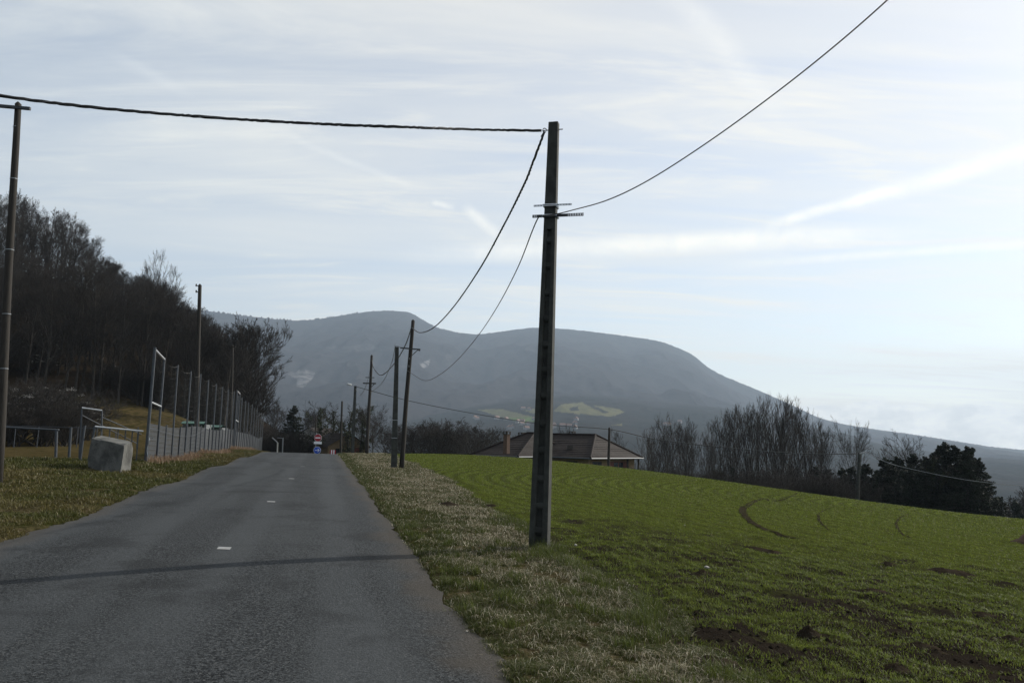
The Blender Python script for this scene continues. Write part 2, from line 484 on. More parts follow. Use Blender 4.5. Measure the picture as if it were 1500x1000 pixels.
t.link(t.bump(t.math('ADD', fine, t.math('MULTIPLY', vfine, 0.5)), 1.0, 0.06), b.inputs['Normal'])
M['ground'] = m

ZG = Z.reshape(NY, NX)
def HM(x, y):                      # height of the ground mesh itself
    x = np.atleast_1d(np.asarray(x, float)); y = np.atleast_1d(np.asarray(y, float))
    i = np.clip(np.searchsorted(gx, x) - 1, 0, NX - 2); j = np.clip(np.searchsorted(gy, y) - 1, 0, NY - 2)
    fx_ = (x - gx[i]) / (gx[i + 1] - gx[i]); fy_ = (y - gy[j]) / (gy[j + 1] - gy[j])
    return (ZG[j, i] * (1 - fx_) + ZG[j, i + 1] * fx_) * (1 - fy_) + (ZG[j + 1, i] * (1 - fx_) + ZG[j + 1, i + 1] * fx_) * fy_
zoneC = np.zeros((len(xf), 3))
dd = np.hypot(xf, yf)
zoneC[:, 0] = smooth01((xf - field_edge(yf)) / 0.6 * 0.5 + 0.5) * (dd < 130)
wood = smooth01((Z - 4.3) / 2.0) * (xf < -20)
wood = np.maximum(wood, smooth01((yf - 90) / 12) * (xf < -24) * (xf > -200))
far_wood = (dd > 110) & (xf > -25)
zoneC[:, 1] = np.maximum(wood, far_wood * 1.0)
pitch = smooth01((-xf - 14.5 - 0.24 * (yf - 28)) / 3.0) * smooth01((yf - 29) / 3) * (1 - wood) * (xf < -10) * (dd < 130)
zoneC[:, 2] = pitch * 0.9
me = mesh_np('ground', np.stack([xf, yf, Z], -1), [F], m, True)
col_attr(me, 'zone', zoneC)
tag(link(bpy.data.objects.new('ground', me)), 'field of green shoots, grass verges and slopes around the lane', kind='structure')

# ------------------------------------------------------------------ road
m, t, b = material('asphalt')
geo = t.new('ShaderNodeNewGeometry').outputs['Position']
gx_, gy_, gz_ = t.sep(geo)
uu = t.math('SUBTRACT', t.math('ADD', gx_, t.math('MULTIPLY', gy_, 0.24)), 1.34)
lane = t.comb(t.math('MULTIPLY', uu, 1.0), t.math('MULTIPLY', gy_, 0.10), 0.0)
agg = t.noise(geo, 36.0, 4.0, 0.8); agg2 = t.noise(geo, 62.0, 2.0, 0.7); wear = t.noise(lane, 1.3, 5.0, 0.6); patch = t.noise(geo, 0.8, 5.0, 0.6)
c = t.mix(t.ramp(agg, 0.42, 0.60), (0.0040, 0.0048, 0.0054), (0.052, 0.056, 0.059))
c = t.mix(t.ramp(agg2, 0.58, 0.66, 0.0, 0.7), c, (0.15, 0.152, 0.148))
c = t.mix(t.ramp(wear, 0.40, 0.66, 0.0, 0.55), c, (0.060, 0.065, 0.068))
track = t.math('SINE', t.math('MULTIPLY', uu, 4.65))
c = t.mix(t.ramp(t.math('ADD', track, t.math('MULTIPLY', wear, 1.4)), 0.6, 1.7, 0.0, 0.30), c, (0.066, 0.071, 0.075))
c = t.mix(t.ramp(patch, 0.50, 0.64, 0.0, 0.45), c, (0.014, 0.0145, 0.015))
edgeR = t.math('ADD', uu, t.math('MULTIPLY', t.math('SUBTRACT', patch, 0.5), 1.1))
c = t.mix(t.ramp(edgeR, -0.50, -0.05, 0.0, 0.65), c, t.mix(agg, (0.030, 0.026, 0.021), (0.10, 0.085, 0.068)))
edgeL = t.math('ADD', uu, t.math('MULTIPLY', t.math('SUBTRACT', patch, 0.5), 0.9))
c = t.mix(t.ramp(edgeL, -ROAD_W + 0.05, -ROAD_W + 0.5, 0.6, 0.0), c, t.mix(agg, (0.035, 0.032, 0.028), (0.10, 0.09, 0.078)))
t.link(c, b.inputs['Base Color'])
t.link(t.ramp(wear, 0.3, 0.7, 0.62, 0.80), b.inputs['Roughness'])
b.inputs['Specular IOR Level'].default_value = 0.06
t.link(t.bump(t.math('ADD', agg, agg2), 0.9, 0.010), b.inputs['Normal'])
M['asphalt'] = m
def road_z(u, y):
    x = right_edge(y) + u
    return HT(x, y) + 0.05 * (1 - ((u + ROAD_W / 2) / (ROAD_W / 2)) ** 2)
ys = np.concatenate([np.arange(-14, 30, 0.12), np.arange(30, 70, 0.3), np.arange(70, 79, 1.0)])
us = np.linspace(-ROAD_W, 0, 23)
U, YY = np.meshgrid(us, ys)
jL = (fbm(ys * 0 + 3.3, ys, 1.1, 4) - 0.5) * 0.42 + (fbm(ys * 0 + 8.3, ys, 6, 2) - 0.5) * 0.12
jR = (fbm(ys * 0 + 53.3, ys, 0.9, 4) - 0.5) * 0.34 + (fbm(ys * 0 + 28.3, ys, 6, 2) - 0.5) * 0.12
U = U.copy(); U[:, 0] += jL; U[:, -1] += jR
Xr = right_edge(YY) + U
Zr = road_z(U.ravel(), YY.ravel()) + 0.006
idx = np.arange(len(us) * len(ys)).reshape(len(ys), len(us))
F = np.stack([idx[:-1, :-1], idx[:-1, 1:], idx[1:, 1:], idx[1:, :-1]], -1).reshape(-1, 4)
me = mesh_np('road', np.stack([Xr.ravel(), YY.ravel(), Zr], -1), [F], m, True)
road = tag(link(bpy.data.objects.new('road', me)), 'narrow grey asphalt lane running to the crest', kind='structure')

M['marking'] = simple('worn_white_paint', (0.24, 0.24, 0.235), 0.7, 0.12, 12.0, 0.2, 0.002, fine=0.4)
for px, py in ((328, 809.5), (397, 738.5), (427, 703.5), (443, 685)):
    c0 = ground(px, py)
    mb = MB(); n = 6
    ud = u_of(c0.x, c0.y)
    L = 0.20; wdt = 0.085
    vs_ = []; 
    for i in range(n + 1):
        y = c0.y - L / 2 + L * i / n
        for sgn in (-1, 1):
            uq = ud + sgn * wdt + 0.006 * math.sin(i * 2.1 + sgn)
            vs_.append((float(right_edge(y)) + uq, y, float(road_z(np.array([uq]), np.array([y]))[0]) + 0.011))
    mb.add(vs_, [(2 * i, 2 * i + 1, 2 * i + 3, 2 * i + 2) for i in range(n)])
    mb.build('centre_dash', M['marking'], road)

# ------------------------------------------------------------------ mountain and wooded foothill
def profile(pts):
    """silhouette pixels -> azimuth (deg) and tangent of elevation"""
    a, e = [], []
    for px, py in pts:
        d = ray(px, py); a.append(math.degrees(math.atan2(d.x, d.y))); e.append(d.z / math.hypot(d.x, d.y))
    return np.array(a), np.array(e)
def land(name, label, pts, Rridge, Rfoot, zfoot, amp, mat, naz, nr, back=0.35, seed=0.0, power=1.25, teeth=0.0, jag=0.0):
    A, E = profile(pts)
    az = np.linspace(A[0], A[-1], naz)
    e = np.interp(az, A, E)
    k = np.ones(9) / 9; ep = np.pad(e, 4, mode='edge'); e = np.convolve(ep, k, 'valid')
    RR = np.interp(az, np.linspace(A[0], A[-1], len(Rridge)), Rridge)
    top = EYE.z + e * RR
    tt = np.concatenate([np.linspace(0, 1, nr), 1 + np.linspace(0.03, back, 14)])
    AZ, T = np.meshgrid(np.radians(az), tt)
    RAD = Rfoot + (RR[None, :] - Rfoot) * T
    sl = np.clip(T, 0, 1)
    zz = zfoot + (top[None, :] - zfoot) * sl ** power
    over = np.clip(T - 1, 0, None)
    zz = zz - over * (top[None, :] - zfoot) * 1.1
    X = np.sin(AZ) * RAD; Yv = np.cos(AZ) * RAD
    g = fbm(X.ravel() / 1000 + seed, Yv.ravel() / 1000 + seed, 2.4, 5).reshape(X.shape) - 0.5
    rid = np.abs(fbm(X.ravel() / 1000 + 5 + seed, Yv.ravel() / 2600, 3.2, 4).reshape(X.shape) - 0.5) * 2
    env = np.sin(np.pi * np.clip(sl, 0, 1)) ** 0.8
    zz = zz + (g * 1.1 - rid * 0.9 + 0.2) * amp * env
    rough = (fbm(X.ravel() / 100, Yv.ravel() / 100, 5.0, 2).reshape(X.shape) - 0.5)
    zz = zz + rough * jag
    # single firs breaking the skyline
    if teeth:
        rr = np.random.RandomState(3).rand(naz)
        row = nr - 1
        zz[row] += np.where(rr > 0.72, rr * teeth, 0) * np.where(az < -10, 1, 0.35)
    V = np.stack([X.ravel(), Yv.ravel(), zz.ravel()], -1)
    idx = np.arange(len(V)).reshape(X.shape)
    F = np.stack([idx[:-1, :-1], idx[:-1, 1:], idx[1:, 1:], idx[1:, :-1]], -1).reshape(-1, 4)
    me = mesh_np(name, V, [F], mat, True)
    o = tag(link(bpy.data.objects.new(name, me)), label, kind='structure')
    return o, me, V
def inside(polys, x, y):
    res = np.zeros(len(x), bool)
    for poly in polys:
        c = np.zeros(len(x), bool); n = len(poly)
        for i in range(n):
            x1, y1 = poly[i]; x2, y2 = poly[(i + 1) % n]
            if y1 == y2: continue
            cond = ((y1 > y) != (y2 > y)) & (x < (x2 - x1) * (y - y1) / (y2 - y1) + x1)
            c ^= cond
        res |= c
    return res
def land_mat(name, wood_a, wood_b):
    m, t, b = material(name)
    geo = t.new('ShaderNodeNewGeometry').outputs['Position']
    n1 = t.noise(geo, 0.004, 6.0, 0.65); n2 = t.noise(geo, 0.035, 5.0, 0.7)
    cv = t.new('ShaderNodeVertexColor', layer_name='cover')
    r_, g_, b_ = t.sep(cv.outputs['Color'])
    c = t.mix(t.ramp(n1, 0.35, 0.65), wood_a, wood_b)
    c = t.mix(t.ramp(n2, 0.4, 0.7, 0.0, 0.55), c, tuple(x * 0.5 for x in wood_a))
    c = t.mix(r_, c, t.mix(t.ramp(n2, 0.35, 0.65), (0.13, 0.135, 0.06), (0.20, 0.185, 0.09)))
    st = t.new('ShaderNodeMapping'); t.link(geo, st.inputs[0]); st.inputs['Scale'].default_value = (1, 1, 0.08)
    rock = t.ramp(t.noise(st.outputs[0], 0.03, 4.0, 0.7), 0.36, 0.6)
    c = t.mix(t.math('MULTIPLY', g_, t.math('MULTIPLY', rock, 0.6)), c, (0.30, 0.29, 0.285))
    c = t.mix(b_, c, t.mix(n2, (0.05, 0.09, 0.02), (0.10, 0.15, 0.035)))
    t.link(c, b.inputs['Base Color']); b.inputs['Roughness'].default_value = 1.0; b.inputs['Specular IOR Level'].default_value = 0.0
    t.link(t.bump(n2, 0.5, 8.0), b.inputs['Normal'])
    return m
sky_line = [(-700, 470), (-300, 440), (0, 430), (200, 445), (300, 455), (345, 461), (400, 467), (440, 470), (470, 467), (500, 462), (540, 456), (575, 455), (600, 457), (615, 466), (640, 480),
            (670, 487), (700, 490), (725, 487), (750, 483), (780, 480), (800, 480), (830, 482), (860, 485), (900, 490), (945, 496), (970, 501), (1000, 512), (1020, 523), (1035, 537),
            (1060, 551), (1100, 567), (1140, 584), (1170, 598), (1200, 612), (1230, 620), (1270, 627), (1300, 631), (1350, 638), (1400, 646), (1450, 654), (1500, 659), (1700, 675), (2300, 700)]
mat_mt = land_mat('mountain_woodland', (0.024, 0.023, 0.024), (0.034, 0.031, 0.031))
mt, me, V = land('mountain', 'long wooded mountain with a domed summit and pale cliffs', sky_line, [4300, 4300, 4400, 4600, 4900, 5200, 5200],
                 1500.0, -60.0, 90.0, mat_mt, 1500, 150, seed=1.0, power=1.15, teeth=8.0, jag=3.0)
V_MT_TOP = V[:, 2].max()
ix, iy = to_px_np(V.astype(float))
C = np.zeros((len(V), 3))
cliffs = [[(422, 548), (432, 541), (446, 543), (462, 545), (458, 554), (444, 568), (434, 566), (436, 556)], [(616, 534), (622, 529), (630, 527), (628, 535), (618, 541)],
          [(478, 508), (540, 504), (560, 512), (500, 516)], [(652, 520), (662, 512), (664, 536), (655, 540)], [(588, 520), (596, 522), (594, 540), (588, 538)]]
C[:, 1] = inside(cliffs[:2], ix, iy) * 0.85 + inside(cliffs[2:], ix, iy) * 0.22
col_attr(me, 'cover', C)

hill_line = [(-500, 640), (200, 632), (400, 615), (520, 606), (600, 600), (680, 590), (760, 580), (830, 575), (900, 580), (960, 588), (1060, 597), (1110, 606), (1160, 621), (1185, 632), (1205, 634),
             (1235, 633), (1255, 640), (1290, 651), (1350, 660), (1420, 668), (1500, 674), (1700, 690), (2200, 705)]
mat_hill = land_mat('foothill_woodland', (0.016, 0.018, 0.016), (0.030, 0.028, 0.025))
hill, me, Vh = land('hill', 'low wooded foothill with pale meadows and a village', hill_line, [2900, 2900, 2700, 2600, 2500], 700.0, -70.0, 22.0, mat_hill, 1300, 150,
                    seed=7.0, power=0.9, jag=6.0)
ix, iy = to_px_np(Vh.astype(float))
C = np.zeros((len(Vh), 3))
meadow = [[(810, 602), (822, 592), (852, 589), (868, 593), (905, 598), (914, 604), (895, 610), (850, 606)],
          [(764, 600), (780, 598), (812, 602), (780, 605)], [(700, 600), (735, 599), (780, 610), (775, 616), (740, 612)],
          [(895, 622), (912, 620), (912, 624)]]
hedges = [[(854, 590), (862, 590), (892, 604), (884, 605)], [(834, 597), (846, 595), (848, 601), (836, 602)]]
C[:, 0] = (inside(meadow, ix, iy) & ~inside(hedges, ix, iy)) * 0.55
C[:, 2] = inside([[(745, 612), (780, 610), (800, 616), (760, 620)]], ix, iy) * 0.8
col_attr(me, 'cover', C)
# grid lookup for setting things on the foothill
def on_hill(px, py):
    k = np.argmin((ix - px) ** 2 + (iy - py) ** 2 + (Vh[:, 1] > 2890) * 1e6)
    return Vector(Vh[k].tolist())
# ------------------------------------------------------------------ main concrete pole by the field edge
base = ground(790, 806)
DP = base.y                                                     # forward distance of the pole
top = at(811.5, 180, DP)
pole_h = top.z - base.z
axis = (top - base).normalized()
yaw = R(-16)
ex = Vector((math.cos(yaw), math.sin(yaw), 0)); ey = axis.cross(ex).normalized(); ex = ey.cross(axis).normalized()
def psz(h):                                                     # width and depth of the shaft at height fraction h
    return 0.285 + (0.155 - 0.285) * h, 0.21 + (0.12 - 0.21) * h
def pp(h, a, b): return base - axis * 0.25 * (h < 0) + (axis * (pole_h * max(h, 0))) + ex * a + ey * b
pole = thing('utility_pole', 'tall tapered concrete pole with ladder-like recesses at the edge of the field', 'utility pole', base)
HS = 0.735                                                      # recesses end here, solid above
mb = MB()
def ring_h(h):
    wx, wy = psz(max(h, 0)); fl = wx * 0.30; wb = wy * 0.16
    return [pp(h, *q) for q in ((-wx / 2, -wy / 2), (-wx / 2 + fl, -wy / 2), (-wx / 2 + fl * 1.18, -wb), (wx / 2 - fl * 1.18, -wb), (wx / 2 - fl, -wy / 2), (wx / 2, -wy / 2),
                               (wx / 2, wy / 2), (wx / 2 - fl, wy / 2), (wx / 2 - fl * 1.18, wb), (-wx / 2 + fl * 1.18, wb), (-wx / 2 + fl, wy / 2), (-wx / 2, wy / 2))]
hs = [-0.01] + list(np.linspace(0.0, HS, 22))
vs_ = []; fs_ = []
for h in hs: vs_ += ring_h(h)
for i in range(len(hs) - 1):
    for k in range(12): fs_.append((i * 12 + k, i * 12 + (k + 1) % 12, (i + 1) * 12 + (k + 1) % 12, (i + 1) * 12 + k))
mb.add(vs_, fs_)
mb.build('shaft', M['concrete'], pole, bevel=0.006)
mb = MB(); vs_ = []; fs_ = []
hs = list(np.linspace(HS, 1.0, 8))
for h in hs:
    wx, wy = psz(h)
    vs_ += [pp(h, -wx / 2, -wy / 2), pp(h, wx / 2, -wy / 2), pp(h, wx / 2, wy / 2), pp(h, -wx / 2, wy / 2)]
for i in range(len(hs) - 1):
    for k in range(4): fs_.append((i * 4 + k, i * 4 + (k + 1) % 4, (i + 1) * 4 + (k + 1) % 4, (i + 1) * 4 + k))
fs_ += [(3, 2, 1, 0), tuple(range(len(vs_) - 4, len(vs_)))]
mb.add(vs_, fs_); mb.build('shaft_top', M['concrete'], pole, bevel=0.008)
for py in (779, 745, 707, 667, 629, 590, 553, 516, 478, 440, 400, 362, 800):
    h = (806 - py) / 626.0
    wx, wy = psz(h)
    mb = MB()
    wd = wx * 0.37; hh = 0.05
    vs_ = []
    for zz, sh in ((-hh, 0.02), (-hh * 0.3, 0.0), (hh, 0.0)):
        for yy in (-wy / 2 + 0.012 + sh, wy / 2 - 0.012 - sh):
            for xx in (-wd / 2, wd / 2): vs_.append(pp(h, xx, yy) + axis * zz)
    mb.add(vs_, [(0, 2, 3, 1), (8, 9, 11, 10), (0, 1, 5, 4), (4, 5, 9, 8), (2, 6, 7, 3), (6, 10, 11, 7), (0, 4, 6, 2), (4, 8, 10, 6), (1, 3, 7, 5), (5, 7, 11, 9)])
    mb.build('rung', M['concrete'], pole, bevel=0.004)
def hfrac(py): return (806 - py) / 626.0
def perforated(name, py, x0px, x1px, hgt, rows, holes_from, holes_to, step, mat):
    """flat bar across the front of the pole with real holes: rails and the bridges between holes"""
    h = hfrac(py); wx, wy = psz(h)
    k = DP / FPX
    cx = 0.5 * (to_px(pp(h, 0, -wy / 2))[0])
    ax0 = (x0px - to_px(pp(h, 0, -wy / 2))[0]) * k; ax1 = (x1px - to_px(pp(h, 0, -wy / 2))[0]) * k
    yo = -wy / 2 - 0.018
    mb = MB(); rot = Matrix((ex, ey, axis)).transposed()
    rail = hgt / (rows * 2 + 1)
    def bx(a0, a1, z0, z1): mb.box(pp(h, (a0 + a1) / 2, yo) + axis * ((z0 + z1) / 2), (a1 - a0, 0.006, z1 - z0), rot)
    spans = []
    for f0, f1 in zip(holes_from, holes_to): spans.append((ax0 + (ax1 - ax0) * f0, ax0 + (ax1 - ax0) * f1))
    cur = ax0
    for s0, s1 in spans:
        if s0 > cur: bx(cur, s0, -hgt / 2, hgt / 2)
        for r_ in range(rows + 1): bx(s0, s1, -hgt / 2 + r_ * 2 * rail, -hgt / 2 + r_ * 2 * rail + rail)
        n = max(1, int((s1 - s0) / step))
        for i in range(n):
            a = s0 + (s1 - s0) * (i + 0.5) / n
            for r_ in range(rows): bx(a - step * 0.25, a + step * 0.25, -hgt / 2 + r_ * 2 * rail + rail, -hgt / 2 + r_ * 2 * rail + 2 * rail)
        cur = s1
    if cur < ax1: bx(cur, ax1, -hgt / 2, hgt / 2)
    o = mb.build(name, mat, pole)
    # steel band that straps the bar to the shaft
    for dz in (-0.012, 0.012) if rows == 1 else (0.006,):
        mb = MB(); e = 0.012; hb = 0.009 if rows == 1 else 0.016
        q = [(-wx / 2 - e, -wy / 2 - e - 0.02), (wx / 2 + e, -wy / 2 - e - 0.02), (wx / 2 + e, wy / 2 + e), (-wx / 2 - e, wy / 2 + e)]
        pts = [pp(h, *a) + axis * dz for a in q + q[:1]]
        for p0, p1 in zip(pts[:-1], pts[1:]): mb.tube(p0, p1, hb, n=6)
        mb.build('strap', M['strap'], pole)
    return o
perforated('bracket', 310, 781, 839, 0.028, 1, [0.02, 0.68], [0.30, 0.98], 0.042, M['galv'])
perforated('bracket', 326, 779, 857, 0.048, 2, [0.03, 0.17, 0.70], [0.08, 0.20, 0.99], 0.036, M['dark_steel'])
# hook and clamps at the head of the pole
h = hfrac(191); wx, wy = psz(h)
mb = MB(); mb.tube(pp(h, -wx / 2 - 0.10, 0), pp(h, wx / 2 + 0.07, 0), 0.008, n=6); mb.build('through_bolt', M['dark_steel'], pole)
mb = MB(); hook = pp(h, -wx / 2 - 0.05, 0)
mb.path([hook + Vector((0.03 * math.cos(a) - 0.02, 0, 0.035 * math.sin(a))) for a in np.linspace(0, 5.6, 14)], 0.007, 6); mb.build('hook', M['dark_steel'], pole)
for dx_, dz_ in ((-0.075, -0.10), (-0.055, -0.13)):
    mb = MB(); mb.tube(hook + Vector((-0.02, 0, -0.02)), hook + Vector((dx_, 0.02, dz_)), 0.016, 0.010, n=8); mb.build('tension_clamp', M['dark_steel'], pole)
clamp_l = hook + Vector((-0.07, 0.0, -0.005)); clamp_d = hook + Vector((-0.05, 0.02, -0.10))

# ------------------------------------------------------------------ other poles
def wood_pole(basep, topp, r0, r1, name, label, mat=None, group=None, cap=True):
    o = thing(name, label, 'utility pole', basep, group)
    mb = MB(); n = 9; pts = []; rs = []
    for i in range(n + 1):
        f = i / n
        p = basep.lerp(topp, f); p.x += math.sin(f * 7 + basep.x) * r0 * 0.10
        pts.append(p); rs.append(r0 + (r1 - r0) * f)
    pts[0] = pts[0] - Vector((0, 0, 0.3))
    if cap: pts += [topp + (topp - basep).normalized() * r1 * 0.9]; rs += [r1 * 0.25]
    mb.path(pts, rs, 12)
    mb.build('shaft', mat or M['wood'], o, smooth=True)
    return o
def arm(o, p, half_l, half_r, th, mat, dirx=Vector((1, 0, 0)), name='crossarm'):
    mb = MB(); c = p + dirx * ((half_r - half_l) / 2) + Vector((0, -0.12, 0))
    a = Vector(dirx).normalized(); rot = Matrix((a, Vector((-a.y, a.x, 0)), Vector((0, 0, 1)))).transposed()
    mb.box(c, (half_l + half_r, th * 0.8, th), rot)
    return mb.build(name, mat, o, bevel=0.004)
# tall timber pole at the left, T arm at its head
DL = 18.0
b0 = on_ground(-4, DL); t0 = at(26, 153, DL)
lp = wood_pole(b0, t0, 0.108, 0.072, 'utility_pole', 'timber pole with a short steel T arm standing on the pitch side of the lane')
arm(lp, at(26, 160.5, DL), 0.75, 0.38, 0.075, M['dark_steel'], Vector((1, 0, -0.07)))
for py in (186, 262, 366, 460, 540):
    f = (700 - py) / 547.0; c = b0.lerp(t0, min(1, (t0.z - at(10, py, DL).z) / (b0.z - t0.z) + 1))
    mb = MB(); rr = 0.108 - 0.036 * ((c.z - b0.z) / (t0.z - b0.z)) + 0.004
    ax_ = (t0 - b0).normalized(); mb.tube(c - ax_ * 0.008, c + ax_ * 0.008, rr, n=14, caps=False); mb.build('steel_band', M['galv'], lp)
# timber poles behind the ball fence
d = 46.0
p = wood_pole(on_ground(287, d), at(292.5, 418, d), 0.15, 0.10, 'utility_pole', 'timber pole rising behind the ball fence beside the green shelters')
for py, s_ in ((419, -0.13), (428, -0.13)):
    mb = MB(); c = at(292.5, py, d); mb.tube(c, c + Vector((s_ * 1.6, 0, 0.02)), 0.03, n=6); mb.tube(c + Vector((s_ * 1.6, 0, -0.02)), c + Vector((s_ * 1.6, 0, 0.12)), 0.045, n=8); mb.build('insulator', M['dark_steel'], p)
d = 80.0
p = wood_pole(on_ground(337.5, d), at(341, 506, d), 0.13, 0.09, 'utility_pole', 'thin timber pole in front of the round bare tree beyond the fence')
arm(p, at(341, 508, d), 0.32, 0.32, 0.14, M['wood'])
# pair of poles part-way along the field verge
g1 = ground(577, 687); d1 = g1.y
def taper_box(o, p0, p1, a0, b0_, a1, b1_, mat, name='shaft', rz=0.0):
    mb = MB(); vs_ = []
    e1 = Vector((math.cos(rz), math.sin(rz), 0)); e2 = Vector((-math.sin(rz), math.cos(rz), 0))
    for p, a, b_ in ((p0, a0, b0_), (p1, a1, b1_)):
        vs_ += [p + e1 * x * a / 2 + e2 * y * b_ / 2 for x, y in ((-1, -1), (1, -1), (1, 1), (-1, 1))]
    mb.add(vs_, [(3, 2, 1, 0), (4, 5, 6, 7), (0, 1, 5, 4), (1, 2, 6, 5), (2, 3, 7, 6), (3, 0, 4, 7)])
    return mb.build(name, mat, o, bevel=0.012)
cp = thing('utility_pole', 'slim square concrete pole beside the leaning timber pole on the verge', 'utility pole', g1)
ct = at(581.5, 507, d1)
taper_box(cp, g1 - Vector((0, 0, 0.2)), ct, 0.27, 0.20, 0.16, 0.13, M['concrete'], rz=R(14))
arm(cp, ct + Vector((0, 0, -0.05)), 0.04, 0.20, 0.03, M['galv'], name='bracket')
mb = MB(); mb.path([ct + Vector((-0.06, 0, -0.05)), ct + Vector((-0.12, 0, 0.0)), ct + Vector((-0.09, 0, 0.10)), ct + Vector((-0.05, 0, 0.05))], 0.012, 6); mb.build('hook', M['galv'], cp)
for py in (616, 642):
    c = g1.lerp(ct, (687 - py) / 180.0)
    mb = MB(); mb.box(c + Vector((0, -0.11, 0)), (0.25, 0.01, 0.03)); mb.build('steel_band', M['galv'], cp)
g2 = ground(587.5, 687); d2 = g2.y
tp = wood_pole(g2, at(604.8, 470, d2), 0.115, 0.08, 'utility_pole', 'leaning timber pole with a braced arm beside the square concrete pole')
c = at(602, 511, d2)
arm(tp, c, 0.48, 0.45, 0.06, M['dark_steel'], Vector((1, 0, -0.06)))
mb = MB(); mb.tube(c + Vector((0.02, -0.12, -0.36)), c + Vector((0.36, -0.12, -0.03)), 0.02, n=6); mb.tube(c + Vector((0.40, -0.12, -0.04)), c + Vector((0.40, -0.12, -0.10)), 0.035, n=8); mb.build('brace', M['dark_steel'], tp)
for py in (527, 538):
    c_ = g2.lerp(at(604.8, 470, d2), (687 - py) / 217.0)
    mb = MB(); mb.tube(c_ + Vector((0, -0.08, -0.03)), c_ + Vector((0, -0.14, 0.05)), 0.02, n=6); mb.build('cable_clamp', M['galv'], tp)
# poles towards the crest
d3 = 56.0
q3 = on_ground(537, d3); t3 = at(544.5, 521, d3)
p3 = wood_pole(q3, t3, 0.13, 0.085, 'utility_pole', 'timber pole with two short arms close to the lane crest')
arm(p3, at(543, 553, d3), 0.35, 0.28, 0.05, M['dark_steel']); arm(p3, at(542, 561.5, d3), 0.48, 0.45, 0.08, M['wood'])
mb = MB(); c = at(542, 561.5, d3); mb.tube(c + Vector((0.05, -0.1, -0.35)), c + Vector((0.35, -0.1, 0)), 0.025, n=6); mb.build('brace', M['dark_steel'], p3)
d4 = 74.0
q4 = on_ground(516, d4); t4 = at(520.5, 565, d4)
lampp = thing('street_lamp', 'concrete street lamp pole with a small angled lamp head behind the crest', 'street lamp', q4)
taper_box(lampp, q4, t4, 0.30, 0.24, 0.22, 0.18, M['concrete'], rz=R(20))
mb = MB(); la = at(514.5, 563.5, d4); mb.tube(t4 + Vector((0, 0, -0.1)), la, 0.035, n=6); mb.build('bracket_arm', M['galv'], lampp)
mb = MB(); hd = (la - t4).normalized(); e2 = Vector((0, 1, 0)); e3 = hd.cross(e2)
prof = [(-0.05, 0.05), (0.08, 0.12), (0.30, 0.13), (0.42, 0.07)]
vs_ = []; 
for a, r_ in prof:
    for k in range(8):
        g = 2 * math.pi * k / 8; vs_.append(la + hd * a + e2 * r_ * math.cos(g) + e3 * r_ * 0.7 * math.sin(g))
mb.add(vs_, [(i * 8 + k, i * 8 + (k + 1) % 8, (i + 1) * 8 + (k + 1) % 8, (i + 1) * 8 + k) for i in range(3) for k in range(8)] + [tuple(range(7, -1, -1)), tuple(range(24, 32))])
mb.build('lamp_head', M['pale_lit_bar'], lampp, smooth=True)
wood_pole(on_ground(498.5, 84), at(501, 588, 84), 0.13, 0.10, 'utility_pole', 'plain dark pole among the ivied trees behind the road signs')
wood_pole(on_ground(461.5, 88), at(462.5, 608, 88), 0.09, 0.07, 'utility_pole', 'thin dark post just behind the no entry sign')
d5 = 68.0
q5 = on_ground(891, d5); t5 = at(892.5, 627, d5)
wood_pole(q5, t5, 0.13, 0.10, 'utility_pole', 'pole standing in front of the hipped roof house')
d6 = 60.0
q6 = on_ground(1254.5, d6); t6 = at(1259, 663, d6)
p6 = wood_pole(q6, t6, 0.16, 0.12, 'utility_pole', 'short thick pole in front of the dark conifers', M['concrete'])
mb = MB(); mb.tube(t6 + Vector((-0.05, -0.1, -0.05)), t6 + Vector((0.45, -0.1, 0.08)), 0.05, n=6); mb.build('bracket', M['galv'], p6)
q7 = on_ground(1352, 75); t7 = at(1353, 664, 75)

